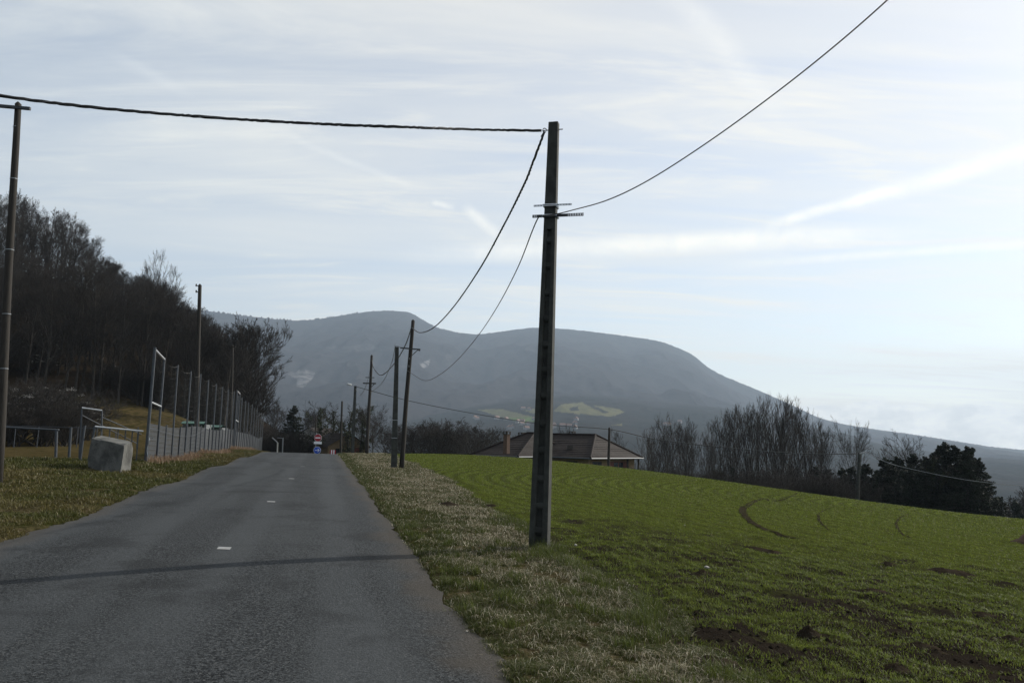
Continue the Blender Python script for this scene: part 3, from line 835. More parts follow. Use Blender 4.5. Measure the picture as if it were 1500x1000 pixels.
# ------------------------------------------------------------------ cables
def catmull(P, n):
    P = [Vector(p) for p in P]
    out = []
    Q = [P[0] * 2 - P[1]] + P + [P[-1] * 2 - P[-2]]
    for i in range(1, len(Q) - 2):
        for k in range(n):
            t_ = k / n; a, b_, c_, d_ = Q[i - 1], Q[i], Q[i + 1], Q[i + 2]
            out.append(0.5 * ((2 * b_) + (c_ - a) * t_ + (2 * a - 5 * b_ + 4 * c_ - d_) * t_ ** 2 + (3 * b_ - a - 3 * c_ + d_) * t_ ** 3))
    out.append(P[-1])
    return out
def cable(P, r, label, twist=0, pitch=0.45, n=14, mat=None, spread=1.0, group=None):
    mat = mat or M['cable']
    pts = catmull(P, n)
    if not twist:
        o = MB().path(pts, r, 5).build_own('cable', mat, pts[0], smooth=True)
        return tag(o, label, 'cable', group)
    o = thing('cable', label, 'cable', pts[0], group)
    # resample evenly, then wind the cores round one another
    L = [0.0]
    for a, b_ in zip(pts[:-1], pts[1:]): L.append(L[-1] + (b_ - a).length)
    N = int(L[-1] / pitch * 9)
    ss = np.linspace(0, L[-1], N); A = np.array(pts)
    Q = np.stack([np.interp(ss, L, A[:, k]) for k in range(3)], -1)
    T = np.gradient(Q, axis=0); T /= np.linalg.norm(T, axis=1)[:, None]
    S = np.cross(T, [0, 0, 1.0]); S /= np.linalg.norm(S, axis=1)[:, None]; W = np.cross(S, T)
    jit = np.interp(ss, np.linspace(0, L[-1], 60), np.random.RandomState(5).rand(60))
    for k in range(twist):
        ph = 2 * math.pi * (ss / pitch + k / twist) + jit * 3.0
        off = r * spread * (0.9 + 0.35 * jit)
        C_ = Q + S * (np.cos(ph) * off)[:, None] + W * (np.sin(ph) * off)[:, None]
        MB().path([Vector(x) for x in C_], r, 5).build('core', mat, o, smooth=True)
    return o
def pc(pts): return [at(*p) for p in pts]
left_end = [at(-420, 60, 7.0), at(-200, 105, 7.9), at(0, 140, 8.8), at(100, 153.5, 9.3), at(200, 163.5, 9.7), at(300, 171.5, 10.1), at(400, 178, 10.4), at(500, 183, 10.7), at(600, 186.5, 11.0), at(700, 190, DP - 0.05)]
cable(left_end + [clamp_l], 0.0105, 'thick twisted cable crossing above the lane to the concrete pole', 3, 0.6, spread=1.1)
cable([clamp_d] + pc([(781, 237, DP + 0.8), (768, 270, DP + 1.9), (737, 332, DP + 4.6), (702, 395, DP + 8.2), (664, 450, DP + 13.0), (635, 480, DP + 17.2)]) + [at(615, 487, d2 - 2.2), at(603.5, 480, d2 - 0.1)],
      0.0105, 'twisted cable sagging from the concrete pole to the leaning timber pole', 3, 0.6, spread=1.1)
brk = at(790, 316, DP - 0.16)
cable([brk] + pc([(781, 335, DP + 0.6), (757, 395, DP + 4.0), (728, 450, DP + 8.2), (700, 492, DP + 12.5), (671, 526, DP + 16.8), (645, 548, DP + 19.8)]) + [at(622, 557, d2 - 1.6), at(597, 543, d2 - 0.15)],
      0.011, 'thin single cable drooping from the steel brackets to the leaning pole')
cable([at(791, 316, DP - 0.16), at(815, 313.5, DP - 0.17), at(838, 308, DP - 0.2)] + pc([(890, 293, 10.6), (950, 264, 10.1), (1030, 213, 9.5), (1120, 148.5, 8.8), (1210, 78, 8.2), (1300, 0, 7.6), (1420, -115, 6.8), (1700, -420, 5.4)]),
      0.0085, 'thin cable climbing from the steel brackets over the field')
cable([at(603.5, 478, d2)] + pc([(594, 505, d2 + 3.0), (581, 528, d2 + 8), (566, 545, d2 + 14), (556, 549, d2 + 19)]) + [at(547, 538, d3 - 0.3), at(544.5, 525, d3)], 0.016,
      'twisted cable between the leaning pole and the timber pole near the crest', 2, 0.7)
cable([ct + Vector((-0.08, 0, 0))] + pc([(573, 533, d1 + 5), (560, 560, d1 + 14)]) + [at(543, 575, d3)], 0.014, 'thin cable from the square concrete pole to the pole near the crest')
cable([at(544.3, 527, d3)] + pc([(540, 552, d3 + 5), (533, 572, d3 + 10), (527, 578, d3 + 14)]) + [at(521, 569, d4)], 0.018, 'short looping cable between the crest pole and the street lamp pole')
cable([t4 + Vector((0, 0, -0.05))] + pc([(600, 587, 72.5), (700, 606.5, 70.5), (800, 621.5, 69)]) + [t5 + Vector((0, 0, -0.1))] + pc([(960, 643, 66), (1060, 655, 63.5), (1160, 663.5, 61.5)]) + [t6 + Vector((0, 0, -0.1))],
      0.030, 'long cable running from the street lamp past the house to the pole by the conifers')
cable([t6 + Vector((0.4, -0.1, 0.05))] + pc([(1300, 677, 58), (1330, 685.5, 57), (1400, 700, 54), (1460, 708, 51.5), (1500, 711, 50), (1640, 716, 46)]), 0.016,
      'pale cable leaving the short pole past the dark conifers', mat=M['galv'])
# ------------------------------------------------------------------ concrete block by the lane
bb = at(160, 687, 24.5)
z0 = H(bb.x, bb.y)
blk = [(134, 641, 24.6), (183, 651, 24.0), (196, 646.5, 25.0), (148, 637.5, 25.5)]
lo = [(127, 687, 24.6), (176, 691, 24.0), (192, 684, 25.0), (146, 681, 25.5)]
tv = [at(*p) for p in blk]; lv = [at(*p) for p in lo]
for v in lv: v.z = min(v.z, H(v.x, v.y) - 0.05)
bm = bmesh.new()
V1 = [bm.verts.new(v) for v in lv]; V2 = [bm.verts.new(v) for v in tv]
bm.faces.new(V1[::-1]); bm.faces.new(V2)
for k in range(4): bm.faces.new((V1[k], V1[(k + 1) % 4], V2[(k + 1) % 4], V2[k]))
bmesh.ops.recalc_face_normals(bm, faces=bm.faces)
bmesh.ops.subdivide_edges(bm, edges=bm.edges[:], cuts=9, use_grid_fill=True)
cen = sum((v.co for v in bm.verts), Vector()) / len(bm.verts)
rnd = random.Random(4)
corner = [Vector(v) for v in tv]
chips = [at(183, 651, 24.0), at(176, 649.5, 24.1), at(152, 639, 24.9), at(141, 641.5, 24.5), at(196, 647, 25)]
for v in bm.verts:
    nrm = (v.co - cen).normalized()
    a = float(fbm(v.co.x * 3 + v.co.z * 2, v.co.y * 3, 2.0, 3)) - 0.5
    v.co += nrm * a * 0.035
    for cpt in chips:
        dd_ = (v.co - cpt).length
        if dd_ < 0.16: v.co += (cen - v.co).normalized() * (0.16 - dd_) * 0.55
V_ = [tuple(v.co - bb) for v in bm.verts]
me = bpy.data.meshes.new('concrete_block'); bm.verts.index_update()
bm.to_mesh(me); bm.free()
me.transform(Matrix.Translation(-Vector((bb.x, bb.y, z0))))
me.materials.append(M['block'])
o = link(bpy.data.objects.new('concrete_block', me)); o.location = (bb.x, bb.y, z0)
md = o.modifiers.new('bevel', 'BEVEL'); md.width = 0.02; md.segments = 2; md.limit_method = 'ANGLE'; md.angle_limit = R(35)
tag(o, 'big chipped concrete block tilted in the grass before the ball fence', 'concrete block')

# ------------------------------------------------------------------ ball fence along the pitch
def fx(y): return -6.05 - 0.2425 * y
f0 = 28.0
org = Vector((fx(f0), f0, H(fx(f0), f0)))
fence = thing('ball_fence', 'long grey ball fence with tall posts, sagging net and low mesh panels along the lane', 'fence', org)
POSTH = 4.05; STEP = 3.12; NT_ = 19
posts = []
def gpt(y, dz=0.0): x = fx(y); return Vector((x, y, H(x, y) + dz))
rnd = random.Random(8)
def post(y, h, r, lean=None, name='post', off=0.0):
    p = gpt(y); p.x += off
    q = p + Vector((lean if lean is not None else rnd.uniform(-0.02, 0.05), rnd.uniform(-0.03, 0.03), h))
    mb = MB(); mb.tube(p - Vector((0, 0, 0.2)), q, r, r * 0.92, n=8); mb.build(name, M['paint_steel'], fence, smooth=False)
    return p, q
tops = []
p, q = post(28.1, 4.15, 0.055, 0.03); tops.append((28.1, p, q))
p2, q2 = post(30.0, 4.0, 0.045, 0.0)
mb = MB(); mb.tube(p.lerp(q, 0.985), p2.lerp(q2, 0.985), 0.035, n=8); mb.build('crossbar', M['pale_lit_bar'], fence)
mb = MB(); mb.tube(p.lerp(q, 0.53), p2.lerp(q2, 0.535), 0.035, n=8); mb.build('crossbar', M['pale_lit_bar'], fence)
tops.append((30.0, p2, q2))
y = 30.0
while y < 84:
    y += STEP * rnd.uniform(0.97, 1.03)
    pa, qa = post(y, POSTH * rnd.uniform(0.985, 1.015), 0.040)
    tops.append((y, pa, qa))
# second ladder frame half way
ym = 56.0
pa, qa = post(ym, 4.25, 0.05, 0.0, off=0.12); pb, qb = post(ym + 2.0, 4.2, 0.045, 0.0, off=0.12)
for f in (0.985, 0.5):
    mb = MB(); mb.tube(pa.lerp(qa, f), pb.lerp(qb, f), 0.04, n=8); mb.build('crossbar', M['pale_lit_bar'], fence)
# low posts between, mesh panels and nets
ptop = 1.42
pts_y = [t_[0] for t_ in tops]
half = []
for a, b_ in zip(pts_y[:-1], pts_y[1:]):
    half += [a, (a + b_) / 2]
half.append(pts_y[-1])
for a, b_ in zip(pts_y[:-1], pts_y[1:]):
    if b_ - a > 2.4:
        p = gpt((a + b_) / 2)
        mb = MB(); mb.tube(p - Vector((0, 0, 0.2)), p + Vector((rnd.uniform(-.02, .02), 0, ptop + 0.08)), 0.035, n=8); mb.build('low_post', M['paint_steel'], fence)
panel_cache = {}
for a, b_ in zip(half[:-1], half[1:]):
    pa, pb = gpt(a), gpt(b_)
    mb = MB(); nrow = 30
    d_ = (pb - pa); side = Vector((-d_.y, d_.x, 0)).normalized() * 0.03
    for i in range(nrow):
        z = 0.04 + (ptop - 0.06) * i / (nrow - 1) + 0.004 * math.sin(i * 1.7 + a)
        mb.add([pa + side + Vector((0, 0, z - 0.019)), pb + side + Vector((0, 0, z - 0.019)), pb + side + Vector((0.004, 0, z + 0.019)), pa + side + Vector((0.004, 0, z + 0.019))], [(0, 1, 2, 3)])
    for i in range(1, 8):
        c = pa.lerp(pb, i / 8) + side * 1.4; mb.tube(c + Vector((0, 0, 0.02)), c + Vector((0, 0, ptop)), 0.006, n=3, caps=False)
    mb.tube(pa + side + Vector((0, 0, ptop)), pb + side + Vector((0, 0, ptop)), 0.012, n=5)
    mb.build('mesh_panel', M['panel'], fence)
for (ya, pa, qa), (yb, pb, qb) in zip(tops[:-1], tops[1:]):
    mb = MB(); wide = yb - ya
    rows = 11
    for i in range(rows):
        f = 0.40 + 0.585 * i / (rows - 1)
        A, B = pa.lerp(qa, f), pb.lerp(qb, f)
        sag = (0.16 if i == rows - 1 else 0.22) * wide / 3.1
        mb.path([A.lerp(B, s_) - Vector((0, 0, sag * 4 * s_ * (1 - s_) * (0.9 + 0.2 * math.sin(i * 2.3 + ya)))) for s_ in np.linspace(0, 1, 9)], 0.008 if i == rows - 1 else 0.0022, 3, caps=False)
    ncol = max(3, int(wide / 0.22))
    for k in range(1, ncol):
        s_ = k / ncol; sg = 4 * s_ * (1 - s_) * 0.18
        mb.path([pa.lerp(qa, f).lerp(pb.lerp(qb, f), s_ + 0.02 * math.sin(f * 9 + k)) - Vector((0, 0, sg)) for f in (0.38, 0.58, 0.78, 0.985)], 0.0016, 3, caps=False)
    mb.build('net', M['rope'], fence)
# slack rope hanging across the first panels
mb = MB(); A, B = gpt(28.1, 1.28), gpt(42.0, 1.45)
mb.path([A.lerp(B, s_) + Vector((0.06, 0, -0.38 * 4 * s_ * (1 - s_) * (0.5 + s_))) for s_ in np.linspace(0, 1, 20)], 0.007, 4); mb.build('slack_rope', M['paint_steel'], fence)
mb = MB(); c = gpt(28.1); mb.path([c + Vector((0.07, -0.05, z)) + Vector((0.03 * math.sin(z * 9), 0, 0)) for z in np.linspace(0.1, 0.95, 10)] + [c + Vector((0.25, -0.05, 0.92))], 0.014, 5); mb.build('tied_rope', M['galv'], fence)

# ------------------------------------------------------------------ rails and frames beside the pitch
def stand(px, d_): return on_ground(px, d_)
DR = 29.0
rl = thing('guard_rail', 'low tubular rail on posts along the edge of the pitch', 'railing', stand(83, DR))
mb = MB(); mb.path([at(-160, 615, DR + 3.0), at(-60, 621, DR + 1.6), at(0, 625, DR + 0.8), at(86, 629.5, DR)], 0.035, 8); mb.build('top_rail', M['paint_steel'], rl, smooth=True)
for px, py, d_ in ((83, 629, DR), (-70, 620, DR + 1.6)):
    g = stand(px - 1, d_); t_ = at(px, py, d_)
    mb = MB(); mb.tube(g - Vector((0, 0, 0.2)), Vector((t_.x, t_.y, t_.z)), 0.05, n=8); mb.build('post', M['paint_steel'], rl)
far = thing('guard_rail', 'thin far rail on slim posts in front of the dark shrubs', 'railing', stand(60, 52))
mb = MB(); mb.path([at(-80, 622, 54), at(20, 623.5, 53), at(110, 626, 52), at(205, 629, 51)], 0.022, 6); mb.build('top_rail', M['paint_steel'], far)
for px in (20, 54, 112, 140, 168, 200):
    g = stand(px, 52); mb = MB(); mb.tube(g - Vector((0, 0, 0.2)), Vector((g.x, g.y, at(px, 625, 52).z)), 0.03, n=6); mb.build('post', M['paint_steel'], far)
g = stand(101, DR + 1); p_ = thing('post', 'single grey steel post between the rail and the concrete block', 'post', g)
mb = MB(); mb.tube(g - Vector((0, 0, 0.2)), at(104, 627, DR + 1), 0.05, 0.048, n=8); mb.build('shaft', M['paint_steel'], p_)
mb = MB(); mb.tube(at(104, 627, DR + 1), at(104, 626, DR + 1), 0.055, n=8); mb.build('cap', M['paint_steel'], p_)
# small goal frame with slanting stays
DG = 31.0
gf = thing('goal_frame', 'small steel goal frame with a bright crossbar and slanting stays', 'goal', stand(120, DG))
gl = at(120, 597, DG); gr = at(149.5, 601, DG + 0.3)
mb = MB(); mb.tube(gl, gr, 0.03, n=8); mb.build('crossbar', M['pale_lit_bar'], gf)  # sunlight on the crossbar is put into its paler colour
for t_, bx_ in ((gl, 116), (gr, 148)):
    g = stand(bx_, t_.y); mb = MB(); mb.tube(g - Vector((0, 0, 0.1)), t_, 0.03, n=8); mb.build('upright', M['paint_steel'], gf)
for a, b_ in (((120, 608, DG), (200, 649, DG + 5)), ((150, 611, DG + 0.3), (207, 636, DG + 5))):
    A, B = at(*a), at(*b_); B.z = max(B.z, H(B.x, B.y)); mb = MB(); mb.tube(A, B, 0.02, n=6); mb.build('stay', M['paint_steel'], gf)
# barrier rail; top tube coloured pale to look sunlit
DB = 27.6
br = thing('barrier_rail', 'barrier rail with a bright top tube and leaning end post behind the block', 'railing', stand(160, DB))
A = at(139, 624.5, DB); B = at(210, 631.5, DB + 0.6)
mb = MB(); mb.tube(A, B, 0.03, n=8); mb.build('top_rail', M['pale_lit_bar'], br)
g = stand(129, DB); mb = MB(); mb.tube(g - Vector((0, 0, 0.1)), A, 0.038, n=8); mb.build('end_post', M['paint_steel'], br)
for k, px in enumerate((149, 161, 173, 184, 194, 203)):
    t_ = A.lerp(B, (px - 139) / 71.0); g = Vector((t_.x, t_.y, H(t_.x, t_.y) - 0.1)); mb = MB(); mb.tube(g, t_, 0.022, n=6); mb.build('baluster', M['paint_steel'], br)
g = stand(117, DB); lp2 = thing('post', 'leaning steel post with a flat cap left of the concrete block', 'post', g)
mb = MB(); mb.tube(g - Vector((0, 0, 0.1)), at(124, 624, DB), 0.045, n=8); mb.build('shaft', M['paint_steel'], lp2)
mb = MB(); mb.tube(at(124, 624, DB), at(124.1, 623, DB), 0.055, n=8); mb.build('cap', M['paint_steel'], lp2)
# two green team shelters behind the fence
M['green_roof'] = simple('green_plastic', (0.012, 0.075, 0.05), 0.4, 0.15, 3.0, 0.0)
M['shelter_glass'] = simple('pale_plastic', (0.20, 0.21, 0.21), 0.35, 0.1, 3.0, 0.0)
for px, d_, w_, lab in ((279, 52, 1.5, 'green roofed team shelter nearer end behind the ball fence'), (306, 60, 1.6, 'green roofed team shelter farther along behind the ball fence')):
    g = stand(px, d_); o = thing('team_shelter', lab, 'shelter', g)
    h_ = at(px, 616.5 if d_ < 55 else 622, d_).z - g.z
    mb = MB(); pr = [(0.0, h_ - 0.15), (0.25, h_ - 0.03), (0.6, h_), (1.1, h_ - 0.10), (1.4, h_ - 0.45), (1.5, h_ - 0.9)]
    vs_ = []
    for yy, zz in pr:
        for s_ in (-1, 1): vs_.append(g + Vector((s_ * w_ / 2, yy, zz)))
    for yy, zz in pr:
        for s_ in (-1, 1): vs_.append(g + Vector((s_ * w_ / 2, yy, zz - 0.04)))
    n = len(pr); fs_ = [(2 * i, 2 * i + 1, 2 * i + 3, 2 * i + 2) for i in range(n - 1)] + [(2 * n + 2 * i, 2 * n + 2 * i + 2, 2 * n + 2 * i + 3, 2 * n + 2 * i + 1) for i in range(n - 1)]
    fs_ += [(0, 1, 2 * n + 1, 2 * n)]
    mb.add(vs_, fs_); mb.build('roof', M['green_roof'], o, smooth=True)
    mb = MB(); mb.box(g + Vector((0, 1.5, (h_ - 0.9) / 2)), (w_, 0.04, h_ - 0.9)); mb.build('back_panel', M['green_roof'], o)
    for s_ in (-1, 1):
        mb = MB(); mb.box(g + Vector((s_ * (w_ / 2 - 0.03), 0.85, (h_ - 0.2) / 2)), (0.03, 1.2, h_ - 0.2)); mb.build('side_panel', M['shelter_glass'], o)
# handrail end and T post just past the fence end
g = stand(406, 78); hr = thing('handrail', 'pale handrail end sloping down beside the lane at the fence end', 'railing', g)
M['white_paint'] = simple('white_paint', (0.30, 0.30, 0.28), 0.6, 0.1, 6.0, 0.0)
mb = MB(); mb.tube(g - Vector((0, 0, 0.4)), at(406.5, 648, 78), 0.07, n=6); mb.build('post', M['white_paint'], hr)
mb = MB(); mb.tube(at(406.5, 648, 78), at(399, 641, 80), 0.05, n=6); mb.build('rail', M['galv'], hr)
g = stand(413.5, 86); tp_ = thing('signpost', 'grey post with a side arm near the dark conifer', 'post', g)
mb = MB(); mb.tube(g - Vector((0, 0, 0.4)), at(414.5, 641, 86), 0.06, n=6); mb.build('shaft', M['galv'], tp_)
mb = MB(); mb.tube(at(406, 641, 86), at(414.8, 641.5, 86), 0.035, n=6); mb.build('arm', M['galv'], tp_)
# ------------------------------------------------------------------ road signs
M['sign_red'] = simple('sign_red', (0.30, 0.012, 0.02), 0.45, 0.08, 3.0, 0.0)
M['sign_blue'] = simple('sign_blue', (0.01, 0.07, 0.42), 0.45, 0.08, 3.0, 0.0)
M['sign_white'] = simple('sign_white', (0.75, 0.76, 0.78), 0.45, 0.05, 3.0, 0.0)
DS = 73.0
def disc(mb, c, r, y0, y1, n=28):
    mb.tube(Vector((c.x, c.y + y0, c.z)), Vector((c.x, c.y + y1, c.z)), r, n=n)
g = on_ground(462, DS)
sg = thing('road_sign', 'round red no entry sign with white bar and a small plate below on one post', 'road sign', g)
mb = MB(); mb.tube(g - Vector((0, 0, 0.3)), at(463.0, 634, DS), 0.035, n=8); mb.build('post', M['galv'], sg)
c = at(465.7, 641, DS - 0.06); rr = 5.1 * DS / FPX
mb = MB(); disc(mb, c, rr * 1.06, 0.02, 0.0); mb.build('rim', M['sign_white'], sg)
mb = MB(); disc(mb, c, rr, 0.0, -0.012); mb.build('disc', M['sign_red'], sg)
mb = MB(); mb.box(c + Vector((0, -0.016, 0)), (rr * 1.45, 0.008, rr * 0.34)); mb.build('bar', M['sign_white'], sg)
c = at(465.4, 648.3, DS - 0.06)
mb = MB(); mb.box(c, (11.4 * DS / FPX, 0.02, 3.4 * DS / FPX)); mb.build('plate', M['sign_white'], sg, bevel=0.006)
g = on_ground(461, DS - 1)
sb = thing('road_sign', 'round blue sign with a white arrow pointing right', 'road sign', g)
c = at(464.6, 659.2, DS - 1.1); rr = 4.9 * (DS - 1) / FPX
mb = MB(); mb.tube(g - Vector((0, 0, 0.3)), Vector((g.x, g.y, c.z + 0.3)), 0.03, n=8); mb.build('post', M['dark_steel'], sb)
mb = MB(); disc(mb, c, rr * 1.08, 0.02, 0.0); mb.build('rim', M['sign_white'], sb)
mb = MB(); disc(mb, c, rr, 0.0, -0.012); mb.build('disc', M['sign_blue'], sb)
mb = MB(); q = c + Vector((0, -0.018, 0)); a = rr
def strip(p0, p1, wd):
    d_ = Vector((p1[0] - p0[0], 0, p1[1] - p0[1])); L = d_.length; ang = math.atan2(d_.z, d_.x)
    rot = Matrix.Rotation(-ang, 3, 'Y')
    mb.box(q + Vector(((p0[0] + p1[0]) / 2, 0, (p0[1] + p1[1]) / 2)), (L, 0.006, wd), rot)
strip((-0.68 * a, 0), (0.62 * a, 0), 0.17 * a)
q = q + Vector((0, -0.004, 0)); strip((0.16 * a, 0.46 * a), (0.70 * a, -0.05 * a), 0.17 * a)
q = q + Vector((0, -0.004, 0)); strip((0.16 * a, -0.46 * a), (0.70 * a, 0.05 * a), 0.17 * a)
mb.build('arrow', M['sign_white'], sb)
# red and white barrier board
g = on_ground(487, 76); rb = thing('barrier_board', 'small red and white barrier board at the foot of the ivied trees', 'barrier', g)
c = at(487.5, 661, 76)
for k in range(5):
    mb = MB(); mb.box(c + Vector((-0.22 + 0.11 * k, 0, -0.06)), (0.109, 0.03, 0.40)); mb.build('stripe', M['sign_red'] if k % 2 == 0 else M['sign_white'], rb)
for s_ in (-0.18, 0.18):
    mb = MB(); mb.tube(Vector((g.x + s_, g.y + 0.03, g.z - 0.3)), Vector((g.x + s_, g.y + 0.03, c.z)), 0.03, n=6); mb.build('leg', M['dark_steel'], rb)

# ------------------------------------------------------------------ houses
M['ochre'] = simple('ochre_render', (0.20, 0.14, 0.075), 0.9, 0.12, 2.0, 0.15, 0.01)
M['whitewall'] = simple('white_render', (0.62, 0.62, 0.60), 0.9, 0.1, 2.0, 0.15, 0.01)
M['tile'] = simple('brown_roof_tiles', (0.018, 0.0125, 0.0105), 0.75, 0.35, 3.5, 0.35, 0.02, spec=0.12, fine=0.25)
M['shutter'] = simple('red_brown_shutter', (0.12, 0.035, 0.022), 0.6, 0.15, 5.0, 0.1)
M['glass'] = simple('dark_window_glass', (0.02, 0.024, 0.028), 0.12, 0.1, 2.0, 0.0)
M['brick'] = simple('orange_brick', (0.10, 0.06, 0.042), 0.9, 0.25, 12.0, 0.3, 0.01)
M['fascia'] = simple('dark_fascia', (0.035, 0.028, 0.022), 0.7, 0.15, 4.0, 0.0)
def courses(mb, e0, e1, r0, r1, n=13, lift=0.022):
    """sloping tiled face from eave e0-e1 up to ridge r0-r1 laid in overlapping courses"""
    e0, e1, r0, r1 = map(Vector, (e0, e1, r0, r1))
    nn = (e1 - e0).cross(r0 + r1 - e0 - e1).normalized()
    if nn.z < 0: nn = -nn
    for i in range(n):
        f0, f1 = i / n, (i + 1.06) / n; f1 = min(f1, 1.0)
        a0, b0_ = e0.lerp(r0, f0), e1.lerp(r1, f0); a1, b1 = e0.lerp(r0, f1), e1.lerp(r1, f1)
        m_ = max(2, int((b0_ - a0).length / 0.7))
        for k in range(m_):                                    # tiles sit a little uneven along the course
            s0, s1 = k / m_, (k + 1) / m_
            j = nn * (lift + 0.012 * math.sin(k * 12.9 + i * 7.7))
            p0, p1 = a0.lerp(b0_, s0) + j, a0.lerp(b0_, s1) + j; q0, q1 = a1.lerp(b1, s0) + nn * 0.004, a1.lerp(b1, s1) + nn * 0.004
            mb.add([p0, p1, q1, q0, p0 - j * 1.1, p1 - j * 1.1], [(0, 1, 2, 3), (4, 5, 1, 0)])
hc = at(865, 671, 70.0)                                         # near corner of the eaves
phi = R(40); A_ = Vector((math.cos(phi), -math.sin(phi), 0)); B_ = Vector((math.sin(phi), math.cos(phi), 0))
zr = at(850, 636.5, 75.0).z; ze = hc.z
gz = H(hc.x, hc.y + 3)
house = thing('house', 'low house with brown hipped roofs and ochre walls beyond the field', 'house', Vector((hc.x, hc.y, gz)))
def hp(a, b_, z): return Vector((hc.x, hc.y, 0)) + A_ * a + B_ * b_ + Vector((0, 0, z))
def hip(a0, a1, b0_, b1, in0, in1, zr_, name='roof'):
    mb = MB(); bm_ = (b0_ + b1) / 2
    c00, c10, c11, c01 = hp(a0, b0_, ze), hp(a1, b0_, ze), hp(a1, b1, ze), hp(a0, b1, ze)
    q0, q1 = hp(a0 + in0, bm_, zr_), hp(a1 - in1, bm_, zr_)
    courses(mb, c00, c10, q0, q1); courses(mb, c11, c01, q1, q0); courses(mb, c10, c11, q1, q1); courses(mb, c01, c00, q0, q0)
    mb.add([c00 - Vector((0, 0, 0.02)), c10 - Vector((0, 0, 0.02)), c11 - Vector((0, 0, 0.02)), c01 - Vector((0, 0, 0.02))], [(3, 2, 1, 0)])
    o = mb.build(name, M['tile'], house)
    mb = MB()
    for p0, p1 in ((q0, q1), (c00, q0), (c10, q1), (c11, q1), (c01, q0)):
        u_ = Vector((0, 0, 0.06)); mb.tube(p0 + u_, p1 + u_, 0.09, n=6)
    mb.build('ridge_tiles', M['tile'], o)
    mb = MB()
    for p0, p1 in ((c00, c10), (c10, c11), (c11, c01), (c01, c00)):
        d_ = (p1 - p0).normalized(); nrm = Vector((d_.y, -d_.x, 0))
        mb.tube(p0 + nrm * 0.07 - Vector((0, 0, 0.03)), p1 + nrm * 0.07 - Vector((0, 0, 0.03)), 0.075, n=6)
    mb.build('gutter', M['paint_steel'], o)
    return o
roof1 = hip(-12.0, 0.0, 0.0, 9.0, 3.0, 2.5, zr)
roof2 = hip(-10.8, -5.0, -4.0, 5.0, 3.2, 1.7, zr + 0.03)
def wall_box(a0, a1, b0_, b1, mat, name='wall'):
    mb = MB(); z0_, z1_ = gz - 1.0, ze - 0.05
    vs_ = [hp(a, b_, z) for z in (z0_, z1_) for a, b_ in ((a0, b0_), (a1, b0_), (a1, b1), (a0, b1))]
    mb.add(vs_, [(0, 1, 5, 4), (1, 2, 6, 5), (2, 3, 7, 6), (3, 0, 4, 7), (4, 5, 6, 7)])
    return mb.build(name, mat, house)
w1 = wall_box(-11.5, -0.6, 0.6, 8.4, M['ochre'])
w2 = wall_box(-10.3, -5.5, -3.4, 1.0, M['ochre'])
def opening(a0, a1, b0_, b1, z0_, z1_, nvec, shutters=False):
    """window in a wall plane: a and b give its two ends"""
    p0, p1 = hp(a0, b0_, 0), hp(a1, b1, 0); nv = nvec * 0.03
    def quad(mb, s0, s1, za, zb, off):
        u0, u1 = p0.lerp(p1, s0) + nvec * off, p0.lerp(p1, s1) + nvec * off
        mb.add([u0 + Vector((0, 0, za)), u1 + Vector((0, 0, za)), u1 + Vector((0, 0, zb)), u0 + Vector((0, 0, zb)),
                u0 + Vector((0, 0, za)) - nv, u1 + Vector((0, 0, za)) - nv, u1 + Vector((0, 0, zb)) - nv, u0 + Vector((0, 0, zb)) - nv], [(0, 1, 2, 3), (0, 4, 5, 1), (3, 2, 6, 7), (0, 3, 7, 4), (1, 5, 6, 2)])
    mb = MB(); quad(mb, 0, 1, z0_, z1_, 0.02); o = mb.build('window', M['glass'], house)
    mb = MB()
    for s0, s1, za, zb in ((-0.04, 0.03, z0_, z1_), (0.97, 1.04, z0_, z1_), (0.47, 0.53, z0_, z1_), (0, 1, z1_ - 0.06, z1_ + 0.04), (0, 1, z0_ - 0.06, z0_ + 0.03)): quad(mb, s0, s1, za, zb, 0.05)
    mb.build('frame', M['shutter'] if shutters else M['fascia'], o)
    if shutters:
        mb = MB(); quad(mb, -0.45, -0.05, z0_, z1_, 0.06); mb.build('shutter', M['shutter'], o)
        mb = MB(); quad(mb, 1.05, 1.45, z0_, z1_, 0.06); mb.build('shutter', M['shutter'], o)
zt = ze - 0.35
opening(-3.0, -1.8, 0.6, 0.6, zt - 1.1, zt, -B_); opening(-7.6, -6.4, -3.4, -3.4, zt - 1.1, zt, -B_); opening(-9.7, -8.7, -3.4, -3.4, zt - 1.1, zt, -B_)
opening(-0.6, -0.6, 1.2, 2.6, zt - 1.2, zt, A_); opening(-0.6, -0.6, 4.6, 6.4, zt - 1.9, zt, A_, True)
def chimney(px, d_, ztop_px, zbot_px, w_, mat, pots=2):
    t_ = at(px, ztop_px, d_); bz = at(px, zbot_px, d_).z
    mb = MB(); rot = Matrix((A_, B_, Vector((0, 0, 1)))).transposed()
    mb.box(Vector((t_.x, t_.y, (t_.z + bz) / 2 - 0.2)), (w_, w_, t_.z - bz - 0.0), rot); o = mb.build('chimney', mat, house)
    mb = MB(); mb.box(Vector((t_.x, t_.y, t_.z - 0.17)), (w_ * 1.25, w_ * 1.25, 0.08), rot); mb.box(Vector((t_.x, t_.y, t_.z + 0.06)), (w_ * 1.3, w_ * 1.3, 0.07), rot)
    for sx in (-1, 1):
        for sy in (-1, 1): mb.box(Vector((t_.x, t_.y, t_.z - 0.05)) + A_ * sx * w_ * 0.5 + B_ * sy * w_ * 0.5, (0.09, 0.09, 0.18), rot)
    mb.build('chimney_cap', M['fascia'], o)
chimney(742.5, 70.8, 633, 661, 0.42, M['brick']); chimney(764.5, 76.5, 634.5, 642, 0.42, M['fascia']); chimney(838.5, 77.0, 633, 641, 0.36, M['fascia'])
